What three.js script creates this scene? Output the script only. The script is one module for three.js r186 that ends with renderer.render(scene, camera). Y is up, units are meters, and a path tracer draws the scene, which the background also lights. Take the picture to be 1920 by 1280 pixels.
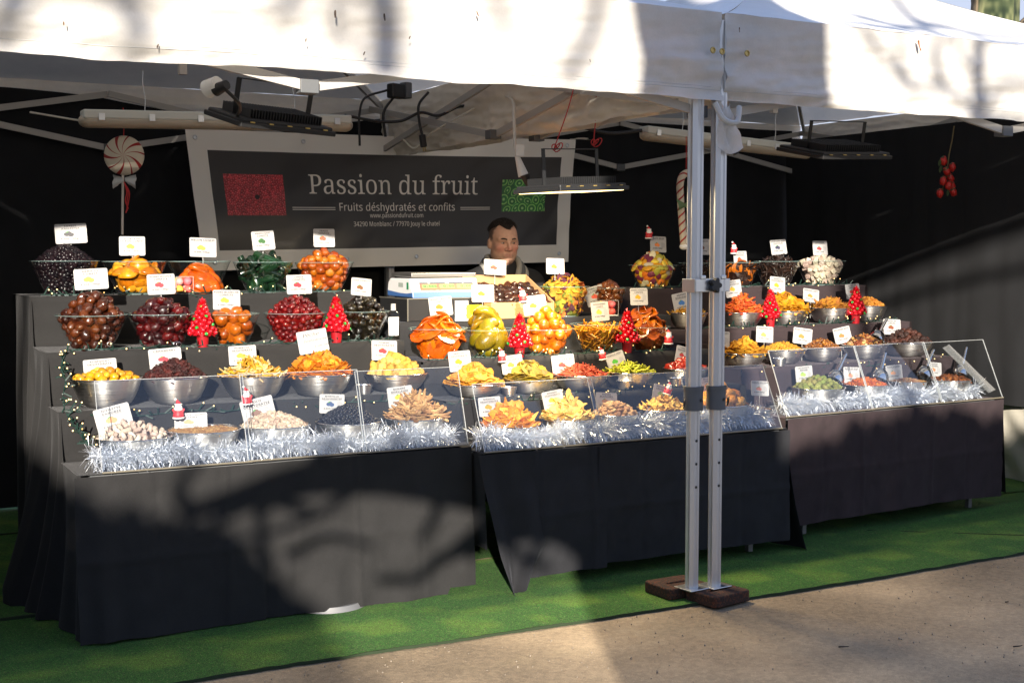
import * as THREE from 'three';
import { mergeGeometries, mergeVertices } from 'three/addons/utils/BufferGeometryUtils.js';
import { RoundedBoxGeometry } from 'three/addons/geometries/RoundedBoxGeometry.js';
import { ImprovedNoise } from 'three/addons/math/ImprovedNoise.js';
import { RectAreaLightUniformsLib } from 'three/addons/lights/RectAreaLightUniformsLib.js';

// ---------------------------------------------------------------- camera, sky, sun, exposure
const scene = new THREE.Scene();
const camera = new THREE.PerspectiveCamera(29.28, 1024 / 682, 0.1, 400);
camera.position.set(-3.392, 1.5, 4.596);
camera.lookAt(-3.392 + 0.4771, 1.5 - 0.0672, 4.596 - 0.8763);

const SUN_DX = 0.466, SUN_DY = 0.285;                 // metres the light travels right and down for every metre back
const SKY_W = 256, SKY_H = 128, skyData = new Float32Array(SKY_W * SKY_H * 4);
for (let j = 0; j < SKY_H; j++) {
  const e = Math.sin(((j + 0.5) / SKY_H - 0.5) * Math.PI), t = Math.pow(Math.max(0, e), 0.55);
  for (let i = 0; i < SKY_W; i++) {
    const k = (j * SKY_W + i) * 4;
    skyData[k] = 0.96 + (0.21 - 0.96) * t; skyData[k + 1] = 0.99 + (0.40 - 0.99) * t; skyData[k + 2] = 1.04 + (0.90 - 1.04) * t; skyData[k + 3] = 1;
  }
}
const sky = new THREE.DataTexture(skyData, SKY_W, SKY_H, THREE.RGBAFormat, THREE.FloatType);
sky.mapping = THREE.EquirectangularReflectionMapping; sky.magFilter = THREE.LinearFilter; sky.needsUpdate = true;
scene.background = sky; scene.environment = sky;
scene.backgroundIntensity = 0.42; scene.environmentIntensity = 0.42;

const sun = new THREE.DirectionalLight(new THREE.Color(1, 0.91, 0.79), 5);
sun.position.set(-SUN_DX * 20, SUN_DY * 20, 20); sun.target.position.set(0, 0, 0);
sun.castShadow = true; sun.shadow.radius = 1.15; sun.shadow.mapSize.set(4096, 4096);
Object.assign(sun.shadow.camera, { left: -12, right: 12, top: 12, bottom: -12, near: 0.1, far: 60 });
scene.add(sun, sun.target);

const renderer = new THREE.WebGLRenderer({ antialias: true });
renderer.setSize(1024, 682);
renderer.toneMapping = THREE.LinearToneMapping;
renderer.toneMappingExposure = 2.3;
renderer.shadowMap.enabled = true;
RectAreaLightUniformsLib.init();

// ---------------------------------------------------------------- helpers
let seed = 1;
const rnd = () => { seed |= 0; seed = (seed + 0x6D2B79F5) | 0; let t = Math.imul(seed ^ (seed >>> 15), 1 | seed); t = (t + Math.imul(t ^ (t >>> 7), 61 | t)) ^ t; return ((t ^ (t >>> 14)) >>> 0) / 4294967296; };
const rr = (a, b) => a + (b - a) * rnd();
const pick = (a) => a[Math.floor(rnd() * a.length)];
const noise3 = new ImprovedNoise();
const N = (x, y = 0, z = 0) => noise3.noise(x + 11.3, y + 7.7, z + 3.1);
const V = (x, y, z) => new THREE.Vector3(x, y, z);
const lin = (r, g, b) => new THREE.Color().setRGB(r, g, b);
const taken = {};
function numbered(name) { const n = taken[name] = (taken[name] ?? -1) + 1; return n ? `${name}_${String(n).padStart(3, '0')}` : name; }
function tag(o, label, category, group, kind) {
  if (label) o.userData.label = label;
  if (category) o.userData.category = category;
  if (group) o.userData.group = group;
  if (kind) o.userData.kind = kind;
  return o;
}
function mesh(name, geo, mat, parent) {
  const m = new THREE.Mesh(geo, mat); m.castShadow = m.receiveShadow = true;
  m.name = parent ? name : numbered(name); (parent ?? scene).add(m); return m;
}
function thing(name, label, category, pos = [0, 0, 0], turn = 0, group) {
  const g = new THREE.Group(); g.name = numbered(name); g.position.set(...pos); g.rotation.y = turn; scene.add(g);
  return tag(g, label, category, group);
}
const std = (color, roughness = 0.8, extra = {}) => new THREE.MeshStandardMaterial({ color, roughness, ...extra });
const phy = (color, roughness = 0.5, extra = {}) => new THREE.MeshPhysicalMaterial({ color, roughness, ...extra });
function plain(g) {                                            // bare, unindexed, with position, normal and uv only
  let q = g.index ? g.toNonIndexed() : g.clone();
  if (!q.attributes.uv) q.setAttribute('uv', new THREE.BufferAttribute(new Float32Array(q.attributes.position.count * 2), 2));
  if (!q.attributes.normal) q.computeVertexNormals();
  for (const k of Object.keys(q.attributes)) if (!['position', 'normal', 'uv'].includes(k)) q.deleteAttribute(k);
  q.morphAttributes = {}; return q;
}
const merge = (list) => mergeGeometries(list.map(plain), false);
const moved = (g, x = 0, y = 0, z = 0, rx = 0, ry = 0, rz = 0) => g.clone().applyMatrix4(new THREE.Matrix4().compose(V(x, y, z), new THREE.Quaternion().setFromEuler(new THREE.Euler(rx, ry, rz)), V(1, 1, 1)));
const box = (w, h, d, x = 0, y = 0, z = 0, r = 0.004) => new RoundedBoxGeometry(w, h, d, 2, Math.min(r, w / 2.1, h / 2.1, d / 2.1)).translate(x, y, z);
function bar(a, b, w, h = w) {                                 // a rectangular bar between two points
  const d = new THREE.Vector3().subVectors(b, a), L = d.length(), g = new THREE.BoxGeometry(w, h, L);
  const m = new THREE.Matrix4().lookAt(a, b, V(0, 1, 0)); m.setPosition(a.clone().add(b).multiplyScalar(0.5));
  return g.applyMatrix4(m);
}
const tube = (pts, r, seg = 24, rad = 6, closed = false) => new THREE.TubeGeometry(new THREE.CatmullRomCurve3(pts.map((p) => p.isVector3 ? p : V(...p)), closed), seg, r, rad, closed);
function taper(pts, radii, seg = 18, rad = 8, rough = 0) {      // a tube whose radius changes along it
  const c = new THREE.CatmullRomCurve3(pts.map((p) => p.isVector3 ? p : V(...p)));
  const g = new THREE.TubeGeometry(c, seg, 1, rad, false), p = g.attributes.position, n = rad + 1;
  for (let i = 0; i <= seg; i++) {
    const t = i / seg, o = c.getPointAt(t), f = t * (radii.length - 1), k = Math.min(radii.length - 2, Math.floor(f)), r = radii[k] + (radii[k + 1] - radii[k]) * (f - k);
    for (let j = 0; j < n; j++) {
      const q = i * n + j, s = r * (1 + rough * N(o.x * 3 + (j % rad), o.y * 3, o.z * 3));
      p.setXYZ(q, o.x + (p.getX(q) - o.x) * s, o.y + (p.getY(q) - o.y) * s, o.z + (p.getZ(q) - o.z) * s);
    }
  }
  g.computeVertexNormals(); return g;
}
function grid(nu, nv, f, su = 1, sv = 1) {                      // a sheet f(u, v) -> [x, y, z], u and v from 0 to 1, uv in metres su by sv
  const p = [], uv = [], ix = [];
  for (let j = 0; j <= nv; j++) for (let i = 0; i <= nu; i++) { p.push(...f(i / nu, j / nv)); uv.push(i / nu * su, j / nv * sv); }
  for (let j = 0; j < nv; j++) for (let i = 0; i < nu; i++) { const a = j * (nu + 1) + i; ix.push(a, a + 1, a + nu + 1, a + 1, a + nu + 2, a + nu + 1); }
  const g = new THREE.BufferGeometry();
  g.setAttribute('position', new THREE.Float32BufferAttribute(p, 3)); g.setAttribute('uv', new THREE.Float32BufferAttribute(uv, 2)); g.setIndex(ix); g.computeVertexNormals(); return g;
}
function warp(g, f) {                                          // moves every vertex, welds and smooths
  const p = g.attributes.position, v = V(0, 0, 0);
  for (let i = 0; i < p.count; i++) { v.fromBufferAttribute(p, i); f(v); p.setXYZ(i, v.x, v.y, v.z); }
  g.computeVertexNormals(); return g;
}
function soft(g, f) {                                          // the same for closed solids: welds first so that the skin stays shut
  const q = g.clone(); q.deleteAttribute('uv'); q.deleteAttribute('normal');
  const w = warp(mergeVertices(q, 1e-4), f), p = w.attributes.position, uv = new Float32Array(p.count * 2); for (let i = 0; i < p.count; i++) { uv[i * 2] = 0.5 + 0.42 * p.getX(i) + 0.13 * p.getZ(i); uv[i * 2 + 1] = 0.5 + 0.42 * p.getY(i) + 0.30 * p.getZ(i); }
  w.setAttribute('uv', new THREE.BufferAttribute(uv, 2)); return w;
}
function texture(w, h, f, color = true) {                       // f(x, y) -> [r, g, b] 0..1
  const d = new Uint8Array(w * h * 4);
  for (let y = 0; y < h; y++) for (let x = 0; x < w; x++) { const c = f(x, y), k = (y * w + x) * 4; for (let i = 0; i < 3; i++) d[k + i] = Math.max(0, Math.min(255, Math.round((Array.isArray(c) ? c[i] : c) * 255))); d[k + 3] = 255; }
  const t = new THREE.DataTexture(d, w, h); t.wrapS = t.wrapT = THREE.RepeatWrapping; t.magFilter = THREE.LinearFilter; t.minFilter = THREE.LinearMipmapLinearFilter; t.generateMipmaps = true;
  if (color) t.colorSpace = THREE.SRGBColorSpace; t.needsUpdate = true; return t;
}
function tileNoise(n, cell, sd) {                              // periodic value noise on n x n pixels
  const m = Math.max(2, Math.round(n / cell)), s0 = seed; seed = sd; const a = Array.from({ length: m * m }, rnd); seed = s0;
  const s = (t) => t * t * (3 - 2 * t);
  return (x, y) => { const u = x / n * m, v = y / n * m, i = Math.floor(u), j = Math.floor(v), p = s(u - i), q = s(v - j), g = (k, l) => a[((l % m + m) % m) * m + (k % m + m) % m]; return (g(i, j) * (1 - p) + g(i + 1, j) * p) * (1 - q) + (g(i, j + 1) * (1 - p) + g(i + 1, j + 1) * p) * q; };
}
const sized = (t, metres) => { const c = t.clone(); c.repeat.set(1 / metres, 1 / metres); c.needsUpdate = true; return c; };
const inSun = (u, v, T) => V(u - SUN_DX * T, v + SUN_DY * T, T);   // the place T metres in front of the stall whose shadow falls at x = u, y = v on the stall front

// ---------------------------------------------------------------- surfaces
const n2 = tileNoise(512, 2, 3), n5 = tileNoise(512, 5, 4), n16 = tileNoise(512, 16, 5), n64 = tileNoise(512, 64, 6), n150 = tileNoise(512, 150, 7);
const groundMap = texture(1024, 1024, (x, y) => {
  const a = n2(x, y), b = n5(x * 0.5, y * 0.5), c = n64(x / 2, y / 2), d = n150(x / 2, y / 2), s = n2(x + 77, y * 1 + 31);
  let k = 0.55 + 0.09 * (a - 0.5) + 0.07 * (b - 0.5) + 0.09 * (c - 0.5) + 0.16 * (d - 0.5);
  if (s > 0.94) k += 0.12; if (s < 0.05) k -= 0.13;
  return [k * 1.14, k * 1.0, k * 0.80];
});
const groundBump = texture(512, 512, (x, y) => 0.4 * n2(x, y) + 0.35 * n5(x, y) + 0.25 * n16(x, y), false);
const groundWet = texture(512, 512, (x, y) => { const w = 0.55 * n64(x, y) + 0.3 * n16(x, y) + 0.15 * n5(x, y); return Math.max(0.62, Math.min(0.95, 0.95 - (w - 0.55) * 1.2)); }, false);
const turfMap = texture(1024, 1024, (x, y) => {
  const a = n2(x, y), b = n5(x, y), c = n64(x / 2, y / 2), s = n2(x + 131, y + 17), w = n16(x / 2 + 9, y / 2);
  let k = 0.70 + 0.6 * (a - 0.5) + 0.30 * (b - 0.5), d = Math.max(0, c - 0.52) * 0.9;
  if (s > 0.945 - 0.06 * w) return [0.75, 0.68, 0.50];           // sand grains trodden into the pile
  return [0.28 * k + 0.30 * d, 0.54 * k + 0.20 * d, 0.17 * k + 0.08 * d];
});
const turfBump = texture(512, 512, (x, y) => 0.65 * n2(x, y) + 0.35 * n5(x, y), false);
const clothMap = texture(512, 512, (x, y) => { const w = 0.86 + 0.10 * (((x >> 1) + (y >> 1)) % 2) + 0.18 * (n2(x, y) - 0.5) + 0.12 * (n64(x, y) - 0.5); const lint = n2(x + 201, y + 99) > 0.965 ? 0.25 : 0; return [w + lint, w + lint, w + lint]; });
const clothBump = texture(256, 256, (x, y) => 0.5 * ((x + y) % 4 < 2 ? 1 : 0) * 0.6 + 0.4 * n2(x, y), false);
const canvasBump = texture(512, 512, (x, y) => 0.5 * n64(x, y) + 0.3 * n16(x * 1, y * 3 % 512) + 0.2 * n2(x, y), false);
const canvasMap = texture(512, 512, (x, y) => { const w = 0.965 + 0.03 * (n64(x, y) - 0.5) + 0.02 * (n16(x, y) - 0.5) + 0.02 * (n2(x, y) - 0.5); return [w, w * 0.995, w * 0.985]; });
const brushed = texture(512, 256, (x, y) => 0.36 + 0.14 * (n2(x * 0.03, y * 2) - 0.5) + 0.18 * (n5(x * 0.02, y * 3) - 0.5), false);

const MAT = {
  ground: std(0xffffff, 1, { map: sized(groundMap, 1.6), bumpMap: sized(groundBump, 0.5), bumpScale: 0.0025, roughnessMap: sized(groundWet, 2.3) }),
  wet: std(lin(0.13, 0.105, 0.08), 0.16, { bumpMap: sized(groundBump, 0.42), bumpScale: 0.005 }),
  turf: std(0xffffff, 0.95, { map: sized(turfMap, 0.9), bumpMap: sized(turfBump, 0.45), bumpScale: 0.006 }),
  turfEdge: std(lin(0.02, 0.034, 0.014), 1),
  cloth: phy(lin(0.0175, 0.0168, 0.0168), 0.95, { map: sized(clothMap, 0.5), bumpMap: sized(clothBump, 0.12), bumpScale: 0.0006, sheen: 0.35, sheenRoughness: 0.6, sheenColor: lin(0.25, 0.25, 0.26), side: THREE.DoubleSide }),
  clothBlue: phy(lin(0.014, 0.0145, 0.018), 0.95, { map: sized(clothMap, 0.5), bumpMap: sized(clothBump, 0.12), bumpScale: 0.0006, sheen: 0.25, sheenRoughness: 0.6, sheenColor: lin(0.22, 0.23, 0.28), side: THREE.DoubleSide }),
  clothPlum: phy(lin(0.036, 0.0225, 0.025), 0.95, { map: sized(clothMap, 0.5), bumpMap: sized(clothBump, 0.12), bumpScale: 0.0006, sheen: 0.3, sheenRoughness: 0.6, sheenColor: lin(0.28, 0.22, 0.23), side: THREE.DoubleSide }),
  curtain: phy(lin(0.012, 0.0125, 0.0145), 1, { map: sized(clothMap, 0.7), bumpMap: sized(clothBump, 0.2), bumpScale: 0.0008, sheen: 0.2, sheenRoughness: 0.7, sheenColor: lin(0.2, 0.2, 0.2), side: THREE.DoubleSide }),
  canopy: phy(lin(0.79, 0.77, 0.73), 1, { map: sized(canvasMap, 1.3), bumpMap: sized(canvasBump, 1.1), bumpScale: 0.0012, transmission: 0.38, thickness: 0, side: THREE.DoubleSide }),
  roof: phy(lin(0.80, 0.77, 0.71), 1, { map: sized(canvasMap, 1.3), bumpMap: sized(canvasBump, 1.4), bumpScale: 0.0015, transmission: 0.34, thickness: 0, side: THREE.DoubleSide }),
  canopyWarmLit: phy(lin(0.78, 0.72, 0.62), 1, { map: sized(canvasMap, 1.3), bumpMap: sized(canvasBump, 1.1), bumpScale: 0.0012, transmission: 0.10, thickness: 0, side: THREE.DoubleSide }),  // warm light under the roof painted as cream; low transmission imitates blocked sky
  alu: std(lin(0.56, 0.57, 0.58), 0.42, { metalness: 0.75, bumpMap: sized(groundBump, 0.3), bumpScale: 0.0003 }),
  aluDull: std(lin(0.42, 0.40, 0.37), 0.6, { metalness: 0.25 }),
  steel: phy(lin(0.84, 0.82, 0.79), 1, { metalness: 1, roughnessMap: brushed, anisotropy: 0.75, anisotropyRotation: Math.PI / 2, side: THREE.DoubleSide }),
  chrome: std(lin(0.75, 0.75, 0.74), 0.12, { metalness: 1, side: THREE.DoubleSide }),
  zinc: std(lin(0.62, 0.64, 0.66), 0.3, { metalness: 0.9 }),
  greyPlastic: std(lin(0.10, 0.105, 0.11), 0.6), blackPlastic: std(lin(0.012, 0.012, 0.013), 0.5), whitePlastic: std(lin(0.72, 0.71, 0.68), 0.45), creamPlastic: std(lin(0.62, 0.58, 0.5), 0.5),
  glass: phy(lin(0.97, 0.99, 0.98), 0.02, { transmission: 1, thickness: 0, ior: 1.5, side: THREE.DoubleSide }),
  glassRim: phy(lin(0.55, 0.70, 0.68), 0.06, { transmission: 0.8, thickness: 0, ior: 1.5 }),
  acrylic: phy(lin(0.97, 0.98, 0.985), 0.01, { transmission: 1, thickness: 0, ior: 1.52, side: THREE.DoubleSide }),
  acrylicEdge: phy(lin(0.72, 0.74, 0.74), 0.25, { transmission: 0.6, thickness: 0 }),
  rust: std(0xffffff, 0.85, { map: sized(texture(256, 256, (x, y) => { const a = n16(x * 2, y * 2), b = n5(x * 2, y * 2), c = n2(x, y); const k = a * 0.6 + b * 0.4; return k > 0.56 ? [0.28 + 0.12 * c, 0.15 + 0.06 * c, 0.08 + 0.03 * c] : [0.15 + 0.06 * c, 0.095 + 0.04 * c, 0.07 + 0.03 * c]; }), 0.22), bumpMap: sized(groundBump, 0.2), bumpScale: 0.002 }),
  red: std(lin(0.55, 0.02, 0.025), 0.4), redString: std(lin(0.5, 0.03, 0.03), 0.7), white: std(lin(0.8, 0.8, 0.78), 0.5),
};
// ---------------------------------------------------------------- ground and carpet
const structure = (o) => tag(o, null, null, null, 'structure');
structure(mesh('ground', grid(120, 120, (u, v) => {
  const x = (u - 0.5) * 90, z = (v - 0.5) * 90, near = Math.hypot(x + 1, z - 1) < 8;
  return [x, near ? 0.002 * N(x * 2, z * 2) - 0.003 : -0.004, -z];
}, 90, 90), MAT.ground));
const edgeZ = (x) => 0.145 + 0.02 * Math.sin(x * 1.3 + 1) + 0.010 * N(x * 4, 1) + 0.006 * N(x * 22, 2) + (x > 0 ? 0.02 : -0.01);
const strip = (z0, z1, y, ragged) => merge([
  grid(420, 40, (u, v) => { const x = -4.6 + u * 9.2, a = ragged ? edgeZ(x) : z0, z = a + (z1 - a) * v, lift = v === 0 ? 0.004 * (0.5 + N(x * 9, 3)) : 0; const ridge = x > 1.5 ? 0.016 * Math.exp(-(((z + 0.62 + 0.16 * (x - 2.2)) / 0.05) ** 2)) * Math.min(1, (x - 1.5) * 2) + 0.010 * Math.exp(-(((z + 0.40 + 0.10 * (x - 2.2)) / 0.04) ** 2)) * Math.min(1, (x - 1.5) * 2) : 0; return [x, y + lift + ridge + 0.0025 * N(x * 3, z * 3), z]; }, 9.2, Math.abs(z1 - z0)),
]);
const carpet1 = structure(mesh('turf_carpet', strip(0.145, -1.0, 0.010, true), MAT.turf));
mesh('cut_edge', grid(420, 1, (u, v) => { const x = -4.6 + u * 9.2; return [x, v ? 0.010 + 0.004 * (0.5 + N(x * 9, 3)) : 0.0, edgeZ(x) + 0.002 + (v ? 0 : 0.004 * Math.abs(N(x * 30, 5)))]; }), MAT.turfEdge, carpet1);
structure(mesh('turf_carpet', strip(-0.99, -2.7, 0.016, false), MAT.turf));
structure(mesh('turf_carpet', strip(-2.69, -4.2, 0.011, false), MAT.turf));
const bump1 = structure(mesh('carpet_seam', merge([bar(V(-4.5, 0.016, -0.988), V(-2.3, 0.014, -0.984), 0.012, 0.014), bar(V(-4.5, 0.016, -2.69), V(-2.2, 0.016, -2.688), 0.014, 0.012), bar(V(1.62, 0.011, -0.6), V(2.52, 0.012, 0.1), 0.004, 0.006)]), MAT.turfEdge));

seed = 61;
{ const n = 900, im = new THREE.InstancedMesh(new THREE.IcosahedronGeometry(1, 0), std(lin(0.28, 0.235, 0.18), 0.95), n), m = new THREE.Matrix4(), q = new THREE.Quaternion(); im.castShadow = im.receiveShadow = true;
  for (let i = 0; i < n; i++) { const x = rr(-2.6, 3.2), z = 0.17 + 1.7 * rnd() ** 1.3, s = rr(0.0013, 0.0036) * (rnd() < 0.05 ? 1.8 : 1); q.setFromEuler(new THREE.Euler(rr(0, 6), rr(0, 6), rr(0, 6))); im.setMatrixAt(i, m.compose(V(x, z < 0.15 ? 0.013 : 0.001, z), q, V(s * 1.3, s * 0.8, s))); }
  im.name = 'gravel'; scene.add(im); tag(im, 'loose fine gravel strewn over path and carpet edge', 'gravel', null, 'stuff'); }
for (let i = 0; i < 7; i++) { const x = rr(-0.2, 2.4), z = rr(0.25, 1.3), a = rr(-0.5, 0.5), L = rr(0.02, 0.06); tag(mesh('twig', taper([[x, 0.004, z], [x + Math.cos(a) * L * 0.5, 0.006, z + Math.sin(a) * L * 0.5 + 0.008], [x + Math.cos(a) * L, 0.004, z + Math.sin(a) * L]], [0.003, 0.0015], 6, 5), std(lin(0.035, 0.026, 0.02), 0.95)), 'thin dark twig lying on the sandy path', 'twig', 'twigs on the path'); }

// ---------------------------------------------------------------- the two canopies
const EAVE = 2.51, HEM = 2.145, FZ = 0.125, BZ = -3.5, PEAK = 3.31;
function valance(len, h, w1, w2, sd, hang = 1) {                   // a hanging band, length along x, top at y = 0; wrinkles and a seam near the hem
  return grid(Math.round(len * 70), 26, (u, v) => {
    const x = u * len, y = -h * v * (1 + 0.02 * N(x * 1.1, sd));
    const fold = w1 * N(x * 1.6 + sd, v * 1.7, sd) + w1 * 0.7 * N(x * 1.1 - v * 2.4, v * 3 + sd, 2) + w2 * N(x * 5 + v * 6, v * 9, sd) + w2 * 0.6 * N(x * 14, v * 11, sd);
    const hemline = (v > 0.86 && v < 0.9) ? -0.002 : 0;
    return [x, y + (v === 1 ? 0.004 * N(x * 9, sd, 5) + 0.012 * N(x * 2.1, sd) : 0), fold * (0.25 + v) * hang + hemline];
  }, len, h);
}
function roofGeo(x0, x1, sd, slopes) {                                     // four sagging slopes meeting at a peak
  const cx = (x0 + x1) / 2, cz = (FZ + BZ) / 2, C = [[x0, FZ], [x1, FZ], [x1, BZ], [x0, BZ]], out = [];
  for (const k of slopes) {
    const [ax, az] = C[k], [bx, bz] = C[(k + 1) % 4];
    out.push(grid(40, 40, (u, v) => {
      const ex = ax + (bx - ax) * u, ez = az + (bz - az) * u, w = v * 0.995, sag = -0.10 * Math.sin(Math.PI * w) * (0.25 + 0.75 * Math.sin(Math.PI * u));
      const wr = 0.006 * N(u * 18, v * 3, sd + k) * (1 - w) + 0.004 * N(u * 50, v * 6, sd);
      return [ex + (cx - ex) * w, EAVE + (PEAK - EAVE) * (0.88 * w + 0.12 * w * w) + sag + wr, ez + (cz - ez) * w];
    }, 3.5, 2));
  }
  return merge(out);
}
const litter = [lin(0.16, 0.09, 0.05), lin(0.10, 0.07, 0.05), lin(0.22, 0.08, 0.03)].map((c) => std(c, 0.8));
function truss(parent, a, b, n, y0 = 2.10, y1 = 2.42) {
  for (let i = 0; i < n; i++) {
    const p = (t, y) => V(a[0] + (b[0] - a[0]) * t, y, a[1] + (b[1] - a[1]) * t), s = i / n, e = (i + 1) / n, m = (s + e) / 2;
    for (const [q, r, o] of [[p(s, y1), p(e, y0), 0.013], [p(s, y0), p(e, y1), -0.013]]) { const off = Math.abs(b[0] - a[0]) > Math.abs(b[1] - a[1]) ? V(0, 0, o) : V(o, 0, 0); mesh('truss_bar', bar(q.add(off), r.add(off), 0.018, 0.036), MAT.aluDull, parent); }
    mesh('joint', moved(box(0.07, 0.05, 0.06), (p(e, y0)).x, y0, p(e, y0).z), MAT.greyPlastic, parent);
    if (i === 0) mesh('joint', moved(box(0.07, 0.05, 0.06), p(s, y1).x, y1, p(s, y1).z), MAT.greyPlastic, parent);
  }
}
function canopy(x0, x1, label, sd, innerX, outerX) {
  const t = thing('market_canopy', label, 'canopy', [0, 0, 0], 0, 'white market canopies over the stall');
  mesh('roof', roofGeo(x0, x1, sd, [0, 1, 3]), MAT.roof, t); mesh('rear_slope', roofGeo(x0, x1, sd, [2]), MAT.canopyWarmLit, t);
  const L = x1 - x0 + 0.02;
  mesh('valance', valance(L, EAVE - HEM, 0.042, 0.015, sd).translate(x0 - 0.01, EAVE, FZ), MAT.canopy, t);
  mesh('hem_stitching', (() => { const g = valance(L, EAVE - HEM, 0.042, 0.015, sd), n = Math.round(L * 70), p = g.attributes.position, row = (k, dy) => Array.from({ length: n + 1 }, (_, i) => V(p.getX(k * (n + 1) + i), p.getY(k * (n + 1) + i) + dy, p.getZ(k * (n + 1) + i) + 0.0012)); return merge([tube(row(23, 0), 0.0011, n, 4), tube(row(23, 0.012), 0.0009, n, 4)]); })().translate(x0 - 0.01, EAVE, FZ), std(lin(0.55, 0.54, 0.52), 0.9), t);
  mesh('valance', valance(L, 0.20, 0.03, 0.01, sd + 3).translate(x0 - 0.01, EAVE, BZ), MAT.canopyWarmLit, t);
  for (const [x, h] of [[innerX, 0.37], [outerX, 0.24]]) mesh('valance', valance(FZ - BZ - 0.1, h, 0.045, 0.022, sd + 5).rotateY(Math.PI / 2).translate(x, EAVE - 0.01, FZ - 0.05), MAT.canopyWarmLit, t);
  return t;
}
const canL = canopy(-3.55, 0.035, 'white canopy roof and valance over the banner side of the stall', 4, 0.0, -3.53);
const canR = canopy(0.075, 3.62, 'white canopy roof and valance over the striped candy cane side', 9, 0.11, 3.6);
for (const [c, a, b] of [[canL, -3.5, -0.02], [canR, 0.13, 3.56]]) { truss(c, [a, 0.05], [b, 0.05], 2); truss(c, [a, -3.4], [b, -3.4], 2, 2.12, 2.44); truss(c, [c === canL ? b - 0.06 : a + 0.06, 0], [c === canL ? b - 0.06 : a + 0.06, -3.4], 2, 2.14, 2.44); truss(c, [c === canL ? a : b, 0], [c === canL ? a : b, -3.4], 2, 2.14, 2.44);
  const cx = (a + b) / 2, cz = -1.69; mesh('mast', bar(V(cx, 2.35, cz), V(cx, PEAK - 0.06, cz), 0.035), MAT.aluDull, c);
  for (const [x, z] of [[a, 0.03], [b, 0.03], [a, -3.38], [b, -3.38]]) mesh('rafter', bar(V(x, EAVE - 0.06, z), V(cx, PEAK - 0.16, cz), 0.02, 0.035), MAT.aluDull, c); }
// brass eyelets at the ends of the front valances and a white tie hanging at the posts
const eyelet = merge([new THREE.TorusGeometry(0.011, 0.0035, 6, 16), new THREE.CircleGeometry(0.008, 12).translate(0, 0, -0.001)]), brass = std(lin(0.45, 0.33, 0.12), 0.35, { metalness: 0.8 });
for (const [c, x, y] of [[canL, -0.02, 2.345], [canL, 0.028, 2.343], [canR, 0.16, 2.345]]) { const e = mesh('eyelet', eyelet, brass, c); e.position.set(x, y, FZ + 0.030); }
mesh('fabric_tie', grid(10, 14, (u, v) => [0.055 + (u - 0.5) * (0.05 + 0.09 * v) + 0.03 * v + 0.012 * N(u * 3, v * 4), 2.14 - 0.19 * v - 0.03 * Math.sin(u * 3.1), FZ + 0.02 + 0.02 * N(u * 4, v * 3, 7)]), MAT.canopy, canR);
mesh('fabric_tie', tube([[0.0, 2.13, FZ + 0.02], [0.03, 2.06, FZ + 0.045], [0.09, 2.05, FZ + 0.05], [0.13, 2.12, FZ + 0.02]], 0.012, 20, 6), MAT.canopy, canR);
// bits of dead leaf and twig lying on the cloth
function scrap(c, x, y, s, m) { const g = grid(3, 6, (u, v) => [(u - 0.5) * 0.4 * Math.sin(Math.PI * (0.12 + 0.8 * v)) + 0.1 * v * v, v - 0.5, 0.12 * Math.sin(u * 3 + v * 4)]); g.scale(s, s, s); const o = tag(mesh('fallen_leaf', g, litter[m]), m === 2 ? 'curled rust brown leaf stuck to white valance' : 'tiny dark leaf scrap stuck to white valance', 'leaf', 'leaf scraps on the valance'); o.position.set(x, y, FZ + 0.026); o.rotation.z = rr(-0.6, 0.6); return o; }
scrap(canR, 1.16, 2.452, 0.048, 2); for (const [x, y, s] of [[-1.69, 2.35, 0.028], [-1.5, 2.355, 0.026], [-2.32, 2.19, 0.016], [-1.8, 2.25, 0.014], [-1.58, 2.22, 0.016], [-1.12, 2.40, 0.02], [-1.4, 2.29, 0.014], [-2.62, 2.24, 0.014], [0.12, 2.44, 0.02], [-0.62, 2.26, 0.012]]) scrap(canL, x, y, s, rnd() < 0.5 ? 0 : 1);

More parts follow.
